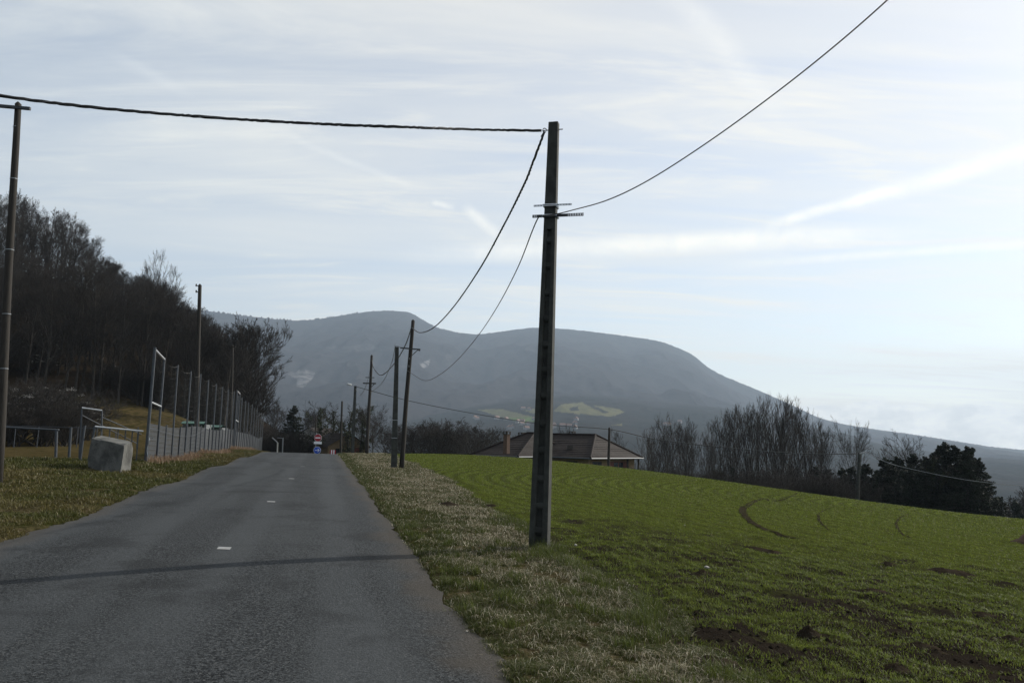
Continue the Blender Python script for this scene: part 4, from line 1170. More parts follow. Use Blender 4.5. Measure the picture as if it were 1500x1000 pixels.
mb = MB(); v = hp(-3.4, 1.6, ze + 0.9); mb.box(v, (0.5, 0.5, 0.35)); mb.build('roof_vent', M['fascia'], house)
for b_ in (6.6, 8.6):
    p = hp(-0.25, b_, 0); mb = MB(); mb.tube(Vector((p.x, p.y, gz - 1)), Vector((p.x, p.y, ze)), 0.10, n=6); mb.build('porch_post', M['fascia'], house)

# cottage with a white gable and an ochre cottage, down beyond the crest
def cottage(px, d_, w_, depth, wall_h, rise, rz, wallm, gablem, label, px_z):
    g = on_ground(px, d_); zE = at(px, px_z, d_).z
    o = thing('house', label, 'house', g)
    e1 = Vector((math.cos(rz), math.sin(rz), 0)); e2 = Vector((-math.sin(rz), math.cos(rz), 0))
    P_ = lambda a, b_, z: Vector((g.x, g.y, 0)) + e1 * a + e2 * b_ + Vector((0, 0, z))
    mb = MB(); z0_ = g.z - 1.5
    vs_ = [P_(a, b_, z) for z in (z0_, zE) for a, b_ in ((-w_, -depth), (w_, -depth), (w_, depth), (-w_, depth))]
    mb.add(vs_, [(0, 1, 5, 4), (1, 2, 6, 5), (2, 3, 7, 6), (3, 0, 4, 7)]); mb.build('wall', wallm, o)
    rg = zE + rise
    for b_ in (-depth - 0.003, depth + 0.003):
        mb = MB(); mb.add([P_(-w_, b_, zE), P_(w_, b_, zE), P_(0, b_, rg)], [(0, 1, 2)]); mb.build('gable', gablem, o)
    mb = MB(); ov = 0.4
    k = rise / w_
    courses(mb, P_(-w_ - ov, -depth - ov, zE - ov * k), P_(-w_ - ov, depth + ov, zE - ov * k), P_(0, -depth - ov, rg + 0.05), P_(0, depth + ov, rg + 0.05), 9)
    courses(mb, P_(w_ + ov, -depth - ov, zE - ov * k), P_(w_ + ov, depth + ov, zE - ov * k), P_(0, -depth - ov, rg + 0.05), P_(0, depth + ov, rg + 0.05), 9)
    mb.build('roof', M['tile'], o)
    mb = MB(); mb.box(P_(-w_ * 0.45, -depth - 0.02, zE - 0.9), (0.9, 0.06, 1.1), Matrix.Rotation(rz, 3, 'Z')); wn = mb.build('window', M['glass'], o)
    mb = MB(); mb.box(P_(w_ * 0.45, -depth - 0.02, zE - 1.0), (0.9, 0.06, 1.6), Matrix.Rotation(rz, 3, 'Z')); mb.build('door', M['shutter'], o)
cottage(466, 112, 3.6, 4.0, 2.6, 2.2, R(-8), M['ochre'], M['whitewall'], 'small house with a white gable behind the no entry sign', 650)
cottage(494, 100, 2.6, 3.0, 2.5, 1.5, R(35), M['ochre'], M['ochre'], 'ochre cottage half hidden by ivied trees', 652)
# far village roofs on the foothill
M['far_wall'] = simple('far_wall', (0.2, 0.195, 0.19), 0.9, 0.1, 2.0, 0.0)
M['far_roof'] = simple('far_roof', (0.20, 0.12, 0.09), 0.9, 0.1, 2.0, 0.0)
rv = random.Random(2)
spots = [(766, 599.5), (775, 600), (851, 588.5)] + [(rv.uniform(690, 850), rv.uniform(613, 629)) for _ in range(26)] + [(rv.uniform(960, 1000), rv.uniform(615, 625)) for _ in range(3)]
for px, py in spots:
    p = on_hill(px, py)
    lone = py < 605
    o = thing('village_house', 'lone pale farmhouse beside the far meadow' if lone else 'tiny pale house of the far village on the foothill', 'house', p, 'farmhouses by the far meadow' if lone else 'houses of the far village')
    a = rv.uniform(0, 3); w_, l_, h_ = rv.uniform(3, 4), rv.uniform(4.0, 6), rv.uniform(3, 4.5)
    rot = Matrix.Rotation(a, 3, 'Z')
    mb = MB(); mb.box(p + Vector((0, 0, h_ / 2 - 3)), (w_ * 2, l_ * 2, h_ + 6), rot); mb.build('wall', M['far_wall'], o)
    mb = MB(); e = [p + rot @ Vector((x, y, z)) for x, y, z in ((-w_ - .5, -l_, h_), (w_ + .5, -l_, h_), (w_ + .5, l_, h_), (-w_ - .5, l_, h_), (0, -l_, h_ + 3.5), (0, l_, h_ + 3.5))]
    mb.add(e, [(0, 1, 4), (2, 3, 5), (0, 4, 5, 3), (1, 2, 5, 4)]); mb.build('roof', M['far_roof'], o)
# ------------------------------------------------------------------ trees
def perp(d, rnd):
    v = Vector((rnd.gauss(0, 1), rnd.gauss(0, 1), rnd.gauss(0, 1))); v = v - d * v.dot(d)
    return v.normalized() if v.length > 1e-4 else Vector((1, 0, 0))
def tree_segs(seed, Ht=10.0, clear=0.25, limbs=16, limb_len=0.45, ang=(50, 42, 38, 35), kids=(0, 7, 6, 5), ratio=(0, 0.5, 0.5, 0.55), levels=4, r0=0.16,
              up=(0.02, 0.10, 0.12, 0.08), stems=1, shape='round', rmin=0.007, wob=0.12, stem_spread=0.25):
    rnd = random.Random(seed)
    segs = []
    def branch(p, d, L, r, lev, n):
        pts = [p.copy()]; rads = [r]
        step = L / n
        for i in range(n):
            d = (d + perp(d, rnd) * rnd.uniform(0, wob * (0.5 if lev == 0 and stems == 1 else 1.0 + 0.5 * lev)) + Vector((0, 0, up[min(lev, 3)]))).normalized()
            p = p + d * step
            pts.append(p.copy()); rads.append(max(rmin, r * (1 - 0.80 * (i + 1) / n)))
        for i in range(n): segs.append((pts[i], pts[i + 1], rads[i], rads[i + 1], lev))
        return pts, rads
    def kidsof(pts, rads, lev, L):
        if lev >= levels: return
        n = len(pts) - 1
        if lev == 0: cnt = limbs
        else: cnt = max(2, int(round(kids[min(lev, 3)] * rnd.uniform(0.75, 1.25))))
        for c in range(cnt):
            f = clear + (1 - clear) * ((c + rnd.uniform(0, 0.9)) / cnt) if lev == 0 else rnd.uniform(0.18, 1.0)
            k = min(n - 1, int(f * n)); q = f * n - k
            p = pts[k].lerp(pts[k + 1], q); r = rads[k] + (rads[k + 1] - rads[k]) * q
            d = (pts[k + 1] - pts[k]).normalized()
            a = R(ang[min(lev, 3)] * rnd.uniform(0.65, 1.25))
            nd = (d * math.cos(a) + perp(d, rnd) * math.sin(a)).normalized()
            if nd.z < -0.15: nd.z *= -0.4; nd.normalize()
            if lev == 0:
                g = (f - clear) / (1 - clear)
                sh = {'round': math.sin(math.pi * (0.18 + 0.72 * g)) , 'cone': 1.0 - 0.75 * g, 'up': 0.55 + 0.5 * math.sin(math.pi * g)}[shape]
                l = Ht * limb_len * sh * rnd.uniform(0.8, 1.15)
            else: l = L * ratio[min(lev, 3)] * rnd.uniform(0.7, 1.2) * (1.1 - 0.4 * f)
            nn = (8, 5, 4, 3, 2)[min(lev + 1, 4)]
            pp_, rr_ = branch(p, nd, l, max(rmin, r * (0.55 if lev == 0 else 0.6)), lev + 1, nn)
            kidsof(pp_, rr_, lev + 1, l)
    for s_ in range(stems):
        d = Vector((rnd.gauss(0, stem_spread) if stems > 1 else rnd.gauss(0, 0.03), rnd.gauss(0, stem_spread) if stems > 1 else rnd.gauss(0, 0.03), 1)).normalized()
        st = Vector((rnd.gauss(0, 0.25), rnd.gauss(0, 0.25), -0.3)) if stems > 1 else Vector((0, 0, -0.3))
        hh = Ht * (rnd.uniform(0.6, 1.0) if stems > 1 else 0.86)
        pts, rads = branch(st, d, hh, r0, 0, 9)
        kidsof(pts, rads, 0, hh)
    return segs
def seg_mesh(name, segs, mat, sides):
    P0 = np.array([s_[0] for s_ in segs]); P1 = np.array([s_[1] for s_ in segs])
    r0 = np.array([s_[2] for s_ in segs]); r1 = np.array([s_[3] for s_ in segs])
    T = P1 - P0; T /= np.maximum(np.linalg.norm(T, axis=1), 1e-6)[:, None]
    ref = np.where(np.abs(T[:, 2:3]) > 0.9, np.array([[1.0, 0, 0]]), np.array([[0, 0, 1.0]]))
    A = np.cross(T, ref); A /= np.linalg.norm(A, axis=1)[:, None]; B = np.cross(T, A)
    n = len(segs); V = np.zeros((n, 2 * sides, 3))
    for k in range(sides):
        g = 2 * math.pi * k / sides; o = A * math.cos(g) + B * math.sin(g)
        V[:, k] = P0 + o * r0[:, None]; V[:, sides + k] = P1 + o * r1[:, None]
    base_ = (np.arange(n) * 2 * sides)[:, None]
    F = np.concatenate([base_ + np.array([[k, (k + 1) % sides, sides + (k + 1) % sides, sides + k]]) for k in range(sides)])
    return mesh_np(name, V.reshape(-1, 3), [F], mat, True)
def bare_kind(seed, twig, split=1, **kw):
    sg_ = tree_segs(seed, **kw)
    thick = [s_ for s_ in sg_ if s_[4] <= split]; thin = [s_ for s_ in sg_ if s_[4] > split]
    return {'trunk': seg_mesh('trunk', thick, M['bark'], 6), 'crown': seg_mesh('crown', thin, twig, 3), 'H': kw.get('Ht', 10.0), 'n': len(sg_)}
def leaf_cloud(pts, size, rnd, mat, name, flat=0.5):
    """many small leaf faces around points: (x,y,z,radius,count)"""
    Vv = []
    for x, y, z, r, n in pts:
        d = rnd.normal(size=(n, 3)); d /= np.linalg.norm(d, axis=1)[:, None]
        Vv.append(np.array([[x, y, z]]) + d * (r * rnd.rand(n, 1) ** 0.45) * np.array([[1, 1, flat]]))
    C_ = np.concatenate(Vv); n = len(C_)
    a = rnd.normal(size=(n, 3)); a /= np.linalg.norm(a, axis=1)[:, None]
    b_ = np.cross(a, rnd.normal(size=(n, 3))); b_ /= np.maximum(np.linalg.norm(b_, axis=1), 1e-6)[:, None]
    s_ = size * (0.6 + 0.8 * rnd.rand(n, 1))
    V = np.stack([C_ - a * s_, C_ + b_ * s_ * 0.45, C_ + a * s_, C_ - b_ * s_ * 0.45], 1).reshape(-1, 3)
    F = np.arange(n * 4).reshape(n, 4)
    return mesh_np(name, V, [F], mat)
def leafmat(name, c, trans=0.25):
    m, t, b = material(name)
    geo = t.new('ShaderNodeNewGeometry')
    oi = t.new('ShaderNodeObjectInfo')
    n1 = t.noise(geo.outputs['Position'], 1.3, 3.0)
    cc = t.mix(t.ramp(n1, 0.3, 0.7), tuple(x * 0.55 for x in c), tuple(x * 1.35 for x in c))
    t.link(cc, b.inputs['Base Color']); b.inputs['Roughness'].default_value = 0.7; b.inputs['Specular IOR Level'].default_value = 0.2
    tr = t.new('ShaderNodeBsdfTranslucent'); t.link(cc, tr.inputs[0])
    mx = t.new('ShaderNodeMixShader'); mx.inputs[0].default_value = trans
    t.link(b.outputs[0], mx.inputs[1]); t.link(tr.outputs[0], mx.inputs[2])
    t.link(mx.outputs[0], t.n['Material Output'].inputs[0])
    return m
M['needles'] = leafmat('dark_needles', (0.016, 0.022, 0.013), 0.10)
M['ivy'] = leafmat('ivy_leaves', (0.034, 0.040, 0.018), 0.2)
M['fluff'] = leafmat('seed_fluff', (0.34, 0.33, 0.31), 0.3)
K = {}
K['wood'] = [bare_kind(10 + i, M['twig'], Ht=13.0, clear=0.22, limbs=20, limb_len=0.34, ang=(42, 40, 38, 35), kids=(0, 7, 6, 5), ratio=(0, 0.48, 0.5, 0.6), levels=4, r0=0.17,
                       up=(0.02, 0.10, 0.14, 0.10), shape='round', rmin=0.0065) for i in range(4)]
K['round'] = [bare_kind(31, M['twig'], Ht=9.2, clear=0.10, limbs=50, limb_len=0.44, ang=(55, 38, 34, 30), kids=(0, 8, 7, 5), ratio=(0, 0.55, 0.5, 0.55), levels=4, r0=0.17,
                        up=(0.02, 0.07, 0.09, 0.08), shape='round', rmin=0.009, wob=0.09)]
K['poplar'] = [bare_kind(50 + i, M['twig'], Ht=12.0, clear=0.20, limbs=24, limb_len=0.30, ang=(30, 32, 32, 30), kids=(0, 6, 5, 4), ratio=(0, 0.45, 0.5, 0.55), levels=3, r0=0.10,
                         up=(0.02, 0.16, 0.20, 0.15), shape='up', rmin=0.008, wob=0.10) for i in range(4)]
K['open'] = [bare_kind(70 + i, M['twig'], Ht=9.0, clear=0.42, limbs=13, limb_len=0.46, ang=(48, 40, 36, 34), kids=(0, 7, 6, 5), ratio=(0, 0.5, 0.5, 0.55), levels=4, r0=0.15,
                       up=(0.03, 0.13, 0.14, 0.08), shape='up', rmin=0.0055) for i in range(2)]
K['scrub'] = [bare_kind(90 + i, M['twig'], split=0, Ht=4.5, clear=0.15, limbs=9, limb_len=0.40, ang=(40, 42, 40, 36), kids=(0, 6, 5, 4), ratio=(0, 0.5, 0.5, 0.5), levels=3, r0=0.05,
                        up=(0.02, 0.10, 0.14, 0.10), stems=9, shape='up', rmin=0.007, stem_spread=0.33) for i in range(3)]
K['pale'] = [bare_kind(110 + i, M['twig_pale'], Ht=11.0, clear=0.25, limbs=20, limb_len=0.30, ang=(34, 34, 32, 30), kids=(0, 7, 6, 4), ratio=(0, 0.5, 0.52, 0.55), levels=3, r0=0.10,
                       up=(0.02, 0.14, 0.18, 0.14), shape='up', rmin=0.008) for i in range(2)]
for k_ in K['open']: k_['H'] = max(v.co.z for v in k_['crown'].vertices)
print('segs', {k: [x['n'] for x in v] for k, v in K.items()})
def conifer_kind(seed, Ht, rad, n, lean=0.9):
    rs = np.random.RandomState(seed); pts = []; segs = [(Vector((0, 0, -0.3)), Vector((0, 0, Ht * 0.97)), 0.16, 0.02, 0)]
    for i in range(n):
        f = (i + rs.rand()) / n; z = Ht * (0.04 + 0.96 * f)
        R_ = rad * (1 - f) ** lean * (0.72 + 0.45 * rs.rand()) + 0.08
        for k in range(max(3, int(7 * (1 - f)) + 2)):
            a = rs.rand() * 6.283; e = Vector((math.cos(a) * R_, math.sin(a) * R_, -R_ * 0.12 + rs.rand() * 0.2))
            segs.append((Vector((0, 0, z)), Vector((0, 0, z)) + e, 0.03, 0.008, 1))
            for s_ in (0.15, 0.3, 0.43, 0.55, 0.66, 0.76, 0.85, 0.93, 1.0):
                pts.append((e.x * s_, e.y * s_, z + e.z * s_ + 0.10 * s_ * s_, 0.12 + 0.16 * R_ * (1.05 - s_), 15))
    return {'trunk': seg_mesh('trunk', segs, M['bark'], 4), 'crown': leaf_cloud(pts, 0.07, rs, M['needles'], 'crown', 0.9), 'H': Ht}
K['conifer'] = [conifer_kind(5, 7.0, 2.3, 38), conifer_kind(6, 6.0, 1.5, 36, 0.75), conifer_kind(9, 7.5, 2.7, 40, 0.7)]
def ivied_kind(seed, **kw):
    sg_ = tree_segs(seed, **kw); rs = np.random.RandomState(seed); pts = []
    for s_ in sg_:
        if s_[4] == 0 or (s_[4] == 1 and rs.rand() < 0.42):
            c = (s_[0] + s_[1]) / 2; pts.append((c.x, c.y, c.z, 0.36 if s_[4] else 0.50, 95 if s_[4] == 0 else 60))
    return {'trunk': seg_mesh('trunk', [s_ for s_ in sg_ if s_[4] <= 1], M['bark'], 6), 'crown': seg_mesh('crown', [s_ for s_ in sg_ if s_[4] > 1], M['twig'], 3),
            'ivy': leaf_cloud(pts, 0.10, rs, M['ivy'], 'ivy', 1.0), 'H': kw['Ht']}
K['ivied'] = [ivied_kind(130 + i, Ht=8.0, clear=0.3, limbs=12, limb_len=0.40, ang=(55, 45, 40, 36), kids=(0, 6, 5, 4), ratio=(0, 0.5, 0.5, 0.5), levels=3, r0=0.18, up=(0.02, 0.06, 0.08, 0.06), shape='round', rmin=0.010, wob=0.2) for i in range(2)]
rt = random.Random(21)
def plant(kind, p, height, label, group=None, name='bare_tree', cat='tree', sx=1.0, var=None, rz=None, lean=None):
    k = K[kind][rt.randrange(len(K[kind])) if var is None else var]
    o = thing(name, label, cat, p, group)
    s_ = height / k['H']
    o.scale = (s_ * sx, s_ * sx, s_)
    o.rotation_euler = (rt.uniform(-0.04, 0.04), rt.uniform(-0.04, 0.04), rt.uniform(0, 6.28) if rz is None else rz)
    for part in ('trunk', 'crown', 'ivy', 'seed_heads'):
        if part in k: link(bpy.data.objects.new(part, k[part]), o)
    return o
def tree_px(kind, px, top_py, d_, label, **kw):
    p = on_ground(px, d_); h_ = at(px, top_py, d_).z - p.z
    return plant(kind, p, h_, label, **kw)
# wooded slope on the left: the tree tops follow the skyline of the photograph
sky_x = [-400, -200, -60, 0, 40, 80, 110, 140, 165, 190, 225, 255, 280, 310, 340, 380, 410]
sky_y = [235, 242, 258, 272, 280, 294, 330, 364, 392, 396, 404, 430, 450, 470, 500, 540, 570]
made = 0
rows = [(86, -330, 330, 23), (92, -320, 340, 25), (99, -300, 350, 26), (106, -300, 360, 27), (114, -290, 370, 28), (122, -280, 375, 28), (132, -260, 370, 26), (143, -240, 360, 24), (156, -220, 350, 22)]
for d_, x0, x1, n in rows:
    for k in range(n):
        px = x0 + (x1 - x0) * (k + rt.uniform(0.1, 0.9)) / n; dd_ = d_ * rt.uniform(0.96, 1.04)
        p = on_ground(px, dd_)
        top_lim = at(px, np.interp(px, sky_x, sky_y), dd_).z - p.z
        if top_lim < 3.0: continue
        h_ = min(top_lim * rt.uniform(0.93, 1.03), rt.uniform(11.5, 16.0))
        plant('wood', p, h_, *((('leafless tree at the front edge of the dark wood above the grass bank', 'front trees of the wood'), ('leafless tree deep inside the dark wood on the slope', 'inner trees of the wood'), ('leafless tree on the skyline of the dark wooded slope', 'skyline trees of the wood'))[0 if d_ < 95 else 1 if h_ < top_lim * 0.9 else 2]), sx=min(1.5, 9.0 / h_ * rt.uniform(1.05, 1.3))); made += 1
# trees that stand clear of the skyline
for px, py, d_ in ((206, 382, 118), (224, 374, 120), (240, 396, 116)):
    tree_px('poplar', px, py, d_, 'feathery upright tree rising above the edge of the wooded slope', group='feathery trees on the wood skyline', name='bare_tree', sx=0.9)
rb_ = tree_px('round', 362, 472, 93, 'round leafless tree just beyond the end of the ball fence', name='bare_tree', var=0, rz=3.4, sx=0.76)
for px, py, d_ in ((318, 478, 108), (336, 500, 104)):
    tree_px('wood', px, py, d_, 'leafless tree between the round tree and the wooded slope', group='trees behind the round tree', sx=1.2)
# shrubs at the foot of the wood, some with old-man's-beard
rsf = np.random.RandomState(77)
def fluffy(k):
    pts = []
    for i in range(26):
        a = rsf.rand() * 6.28; r_ = rsf.rand() ** 0.5 * 1.9
        pts.append((math.cos(a) * r_, math.sin(a) * r_, 3.0 + rsf.rand() * 1.3 - 0.25 * r_ ** 2, 0.22, 26))
    return leaf_cloud(pts, 0.035, rsf, M['fluff'], 'seed_heads', 0.6)
K['scrub_fluff'] = [dict(K['scrub'][0], seed_heads=fluffy(0)), dict(K['scrub'][1], seed_heads=fluffy(1))]
for i, (px, py, d_) in enumerate(((-60, 560, 60), (-25, 565, 63), (8, 568, 60), (30, 560, 64), (52, 566, 60), (72, 558, 64), (92, 572, 60), (112, 580, 63), (128, 592, 66), (20, 590, 57), (64, 588, 57), (100, 596, 57), (-20, 585, 57))):
    fl = i in (2, 5, 7, 3)
    tree_px('scrub_fluff' if fl else 'scrub', px, py, d_, 'dense leafless shrub with pale seed fluff at the foot of the wood' if fl else 'dense leafless shrub at the foot of the wood behind the far rail',
            group='fluffy shrubs' if fl else 'shrubs at the foot of the wood', name='shrub', cat='shrub', sx=1.5)
for i in range(34):
    px = rt.uniform(-150, 330); d_ = rt.uniform(86, 96); p = on_ground(px, d_)
    plant('scrub_fluff' if i % 6 == 0 else 'scrub', p, rt.uniform(3.0, 5.0), 'shrub with white seed fluff under the trees of the slope' if i % 6 == 0 else 'leafless undergrowth shrub along the front of the wood',
          'fluffy shrubs under the wood' if i % 6 == 0 else 'undergrowth of the wood', 'shrub', 'shrub', sx=1.4)
# beyond the crest
for i in range(16):
    px = 372 + i * 4.6 + rt.uniform(-3, 3); d_ = rt.uniform(97, 112); p = on_ground(px, d_)
    plant('scrub', p, rt.uniform(3.2, 4.6), 'leafless shrub in the thicket between the round tree and the dark conifer', 'shrubs past the fence end', 'shrub', 'shrub', sx=1.3)
tree_px('conifer', 428, 596, 100, 'dense dark conifer standing beyond the crest of the lane', name='conifer', var=2, sx=1.0)
for px, py, d_ in ((398, 590, 116), (410, 586, 120), (446, 594, 122), (455, 600, 118)):
    tree_px('wood', px, py, d_, 'leafless tree behind the dark conifer', group='trees behind the dark conifer', sx=1.1)
for px, py, d_ in ((470, 584, 98), (486, 586, 102), (507, 586, 96), (527, 590, 96)):
    tree_px('ivied', px, py, d_, 'gnarled ivy clad tree behind the road signs', group='ivy clad trees behind the signs', sx=0.95)
for px, py, d_ in ((546, 588, 92), (562, 604, 96), (536, 600, 99)):
    tree_px('open', px, py, d_, 'bare spreading tree near the crest pole', group='bare trees near the crest pole', sx=0.9)
for i in range(20):
    px = 572 + i * 7.6 + rt.uniform(-3, 3)
    tree_px('wood' if i % 3 else 'open', px, rt.uniform(612, 630) + (6 if i > 16 else 0) - (6 if 4 < i < 12 else 0), rt.uniform(94, 112), 'leafless tree of the thicket between the poles and the house' if i % 3 else 'open branched tree in the thicket left of the house', group='thicket behind the field' if i % 3 else 'open trees of the thicket', sx=1.4)
for px, py in ((826, 622), (815, 630), (905, 632), (960, 640)):
    tree_px('poplar', px, py, 98, 'thin bare tree showing above the house roofs', group='bare trees behind the house', sx=0.8)
# right-hand belt of bare trees below the field
belt_x = [945, 975, 1000, 1030, 1060, 1090, 1120, 1150, 1180, 1200, 1230]
belt_y = [640, 616, 622, 634, 612, 598, 590, 588, 600, 632, 660]
for i in range(36):
    px = 946 + (1215 - 946) * (i + rt.uniform(0, 0.9)) / 36; d_ = rt.uniform(76, 98)
    py = np.interp(px, belt_x, belt_y) + abs(rt.gauss(0, 11))
    tree_px('pale' if i % 4 == 0 else 'poplar', px, py - 6, d_, 'pale twigged bare tree in the belt below the field' if i % 4 == 0 else 'tall dark bare tree in the belt below the field', group='pale trees of the belt' if i % 4 == 0 else 'dark bare trees of the belt', sx=0.8)
for i in range(34):
    px = 930 + 330 * (i + rt.uniform(0, 0.9)) / 34; d_ = rt.uniform(60, 72); p = on_ground(px, d_)
    top_h = at(px, np.interp(px, [930, 1050, 1200, 1260], [684, 692, 690, 700]), d_).z - p.z
    plant('scrub', p, max(1.6, top_h * rt.uniform(0.8, 1.1)), 'brown leafless shrub along the low edge of the field', 'shrubs along the low field edge', 'shrub', 'shrub', sx=1.3)
tree_px('open', 1258, 606, 84, 'slender bare tree with upswept limbs behind the short pole', var=0, sx=0.6)
tree_px('open', 1350, 628, 76, 'wide bare tree rising above the conifer hedge', var=1, sx=1.0)
tree_px('ivied', 1362, 662, 64, 'ivy covered trunk in front of the dark conifer hedge', var=0, sx=0.7)
for px, py, d_, v_, sx in ((1235, 690, 72, 1, 1.1), (1262, 684, 70, 1, 1.2), (1286, 690, 70, 0, 1.0), (1303, 676, 68, 1, 1.2), (1325, 672, 70, 2, 1.0), (1345, 668, 68, 2, 1.0), (1375, 662, 66, 2, 1.0), (1392, 655, 64, 1, 1.2),
                           (1408, 656, 64, 2, 0.9), (1428, 657, 63, 0, 1.05), (1444, 674, 62, 2, 0.85), (1215, 690, 74, 2, 1.0), (1195, 686, 76, 2, 0.9), (1245, 686, 69, 2, 1.0), (1272, 682, 69, 2, 1.0), (1298, 684, 68, 2, 1.0), (1312, 684, 66, 2, 1.0), (1420, 664, 61, 2, 0.9), (1360, 672, 64, 2, 1.0), (1334, 682, 64, 2, 0.9), (1282, 700, 66, 2, 1.2), (1255, 702, 68, 2, 1.2), (1075, 686, 74, 2, 0.7)):
    tree_px('conifer', px, py, d_, ('broad conical dark conifer in the hedge at the low side of the field', 'narrow pointed dark conifer in the hedge at the low side of the field', 'bushy dark conifer in the hedge at the low side of the field')[v_], group=('conical hedge conifers', 'pointed hedge conifers', 'bushy hedge conifers')[v_], name='conifer', var=v_, sx=sx * 1.15)
for px, py, d_ in ((1468, 734, 88), (1497, 738, 86)):
    tree_px('conifer', px, py, d_, 'small pointed conifer past the end of the dark hedge', group='small conifers past the hedge', name='conifer', var=1, sx=1.0)
for px, py, d_ in ((1456, 745, 90), (1484, 742, 95), (1512, 736, 95), (1530, 730, 90)):
    tree_px('scrub', px, py, d_, 'bare shrub between the small conifers', group='shrubs past the hedge', name='shrub', cat='shrub', sx=1.4)
# ------------------------------------------------------------------ grass, shoots, clods
def blade_mat(name, trans, rough, spec):
    m, t, b = material(name)
    cv = t.new('ShaderNodeVertexColor', layer_name='tint').outputs['Color']
    t.link(cv, b.inputs['Base Color']); b.inputs['Roughness'].default_value = rough; b.inputs['Specular IOR Level'].default_value = spec
    tr = t.new('ShaderNodeBsdfTranslucent'); t.link(cv, tr.inputs[0])
    mx = t.new('ShaderNodeMixShader'); mx.inputs[0].default_value = trans
    t.link(b.outputs[0], mx.inputs[1]); t.link(tr.outputs[0], mx.inputs[2]); t.link(mx.outputs[0], t.n['Material Output'].inputs[0])
    return m
M['blade'] = blade_mat('grass_blades', 0.34, 0.55, 0.12)
rg = np.random.RandomState(41)
def blades(name, label, x, y, h, wd, lean, tint, z=None, two=True):
    n = len(x); z = HM(x, y) - 0.01 if z is None else z
    a = rg.rand(n) * 2 * np.pi
    dirv = np.stack([np.cos(a), np.sin(a), np.zeros(n)], -1); side = np.stack([-np.sin(a), np.cos(a), np.zeros(n)], -1)
    P0 = np.stack([x, y, z], -1); hw = (wd / 2)[:, None]
    mid = P0 + dirv * (h * lean * 0.35)[:, None] + np.stack([0 * h, 0 * h, h * 0.6], -1)
    tip = P0 + dirv * (h * lean)[:, None] + np.stack([0 * h, 0 * h, h * np.sqrt(np.clip(1.05 - 0.55 * lean ** 2, 0.12, 1))], -1)
    V = np.stack([P0 - side * hw, P0 + side * hw, mid + side * hw * 0.8, mid - side * hw * 0.8, tip], 1).reshape(-1, 3)
    b_ = (np.arange(n) * 5)[:, None]
    me = mesh_np(name, V, [b_ + np.array([[0, 1, 2, 3]]), b_ + np.array([[3, 2, 4]])], M['blade'])
    col_attr(me, 'tint', np.repeat(tint, 5, axis=0))
    return tag(link(bpy.data.objects.new(name, me)), label, kind='stuff')
def mixc(a, b_, f): return np.array(a)[None] * (1 - f[:, None]) + np.array(b_)[None] * f[:, None]
GREEN = (0.042, 0.056, 0.012); GREEN2 = (0.072, 0.078, 0.020); STRAW = (0.28, 0.245, 0.155); BROWN = (0.10, 0.074, 0.042); PALE = (0.52, 0.47, 0.36)
# right verge: straw in the middle, green along the lane
n = 340000
y = np.exp(rg.uniform(np.log(3.2), np.log(62), n)); uw = field_edge(y) - right_edge(y) + 0.35
uu_ = rg.rand(n) * uw; x = right_edge(y) + uu_ - 0.06 * rg.rand(n)
pat = fbm(x, y * 0.8, 0.9, 4); fr = uu_ / uw
clump = fbm(x + 9, y, 5.0, 2)
keep = clump > 0.24 + 0.15 * rg.rand(n)
x, y, uu_, pat, fr, clump = (q[keep] for q in (x, y, uu_, pat, fr, clump)); n = len(x)
dist = np.hypot(x, y)
dry = smooth01((pat - 0.40) / 0.22) * smooth01((fr - 0.08) / 0.2) * (1 - 0.6 * smooth01((fr - 0.75) / 0.2))
dry = np.clip(dry + smooth01((y - 15) / 10) * 0.25 * smooth01((fr - 0.12) / 0.1), 0, 1)
isdry = rg.rand(n) < 0.07 + np.interp(dist, [5, 14, 24], [0.24, 0.30, 0.38]) * dry
tint = np.where(isdry[:, None], mixc(BROWN, STRAW, rg.rand(n) ** 0.8), mixc(GREEN, GREEN2, rg.rand(n)))
tint *= (1.0 + (rg.rand(n) - 0.5) * np.interp(dist, [5, 25], [0.7, 0.35]))[:, None]
pl = isdry & (rg.rand(n) < 0.22); tint[pl] = np.array(PALE) * (0.8 + 0.4 * rg.rand(pl.sum()))[:, None]
h_ = (0.022 + 0.050 * rg.rand(n)) * (0.5 + 1.0 * clump); h_[isdry] *= 1.35
lean = 0.5 + 0.8 * rg.rand(n); lean[isdry] = 0.95 + 0.40 * rg.rand(isdry.sum())
wd = 0.0038 * (0.8 + 0.5 * rg.rand(n)) * np.clip(dist / 7.5, 1, 6)
blades('verge_grass', 'tufted green and straw grass on the verge between lane and field', x, y, h_ * np.clip(dist / 22, 1, 1.5), wd, lean, tint)
# matted dead stems lying over the verge
n = 8000
y = np.exp(rg.uniform(np.log(3.2), np.log(26), n)); uw = field_edge(y) - right_edge(y); fr = rg.uniform(0.08, 1.0, n); x = right_edge(y) + fr * uw
kp = fbm(x + 21, y * 0.9 - 5, 1.4, 4) > 0.47 + 0.12 * rg.rand(n); x, y = x[kp], y[kp]; n = len(x); dist = np.hypot(x, y)
tint = mixc((0.10, 0.078, 0.045), (0.50, 0.45, 0.33), rg.rand(n) ** 1.3)
blades('matted_straw', 'long pale dead stems lying matted over the verge', x, y, 0.05 + 0.09 * rg.rand(n), 0.0032 * np.clip(dist / 5, 1, 5), 1.32 + 0.14 * rg.rand(n), tint)
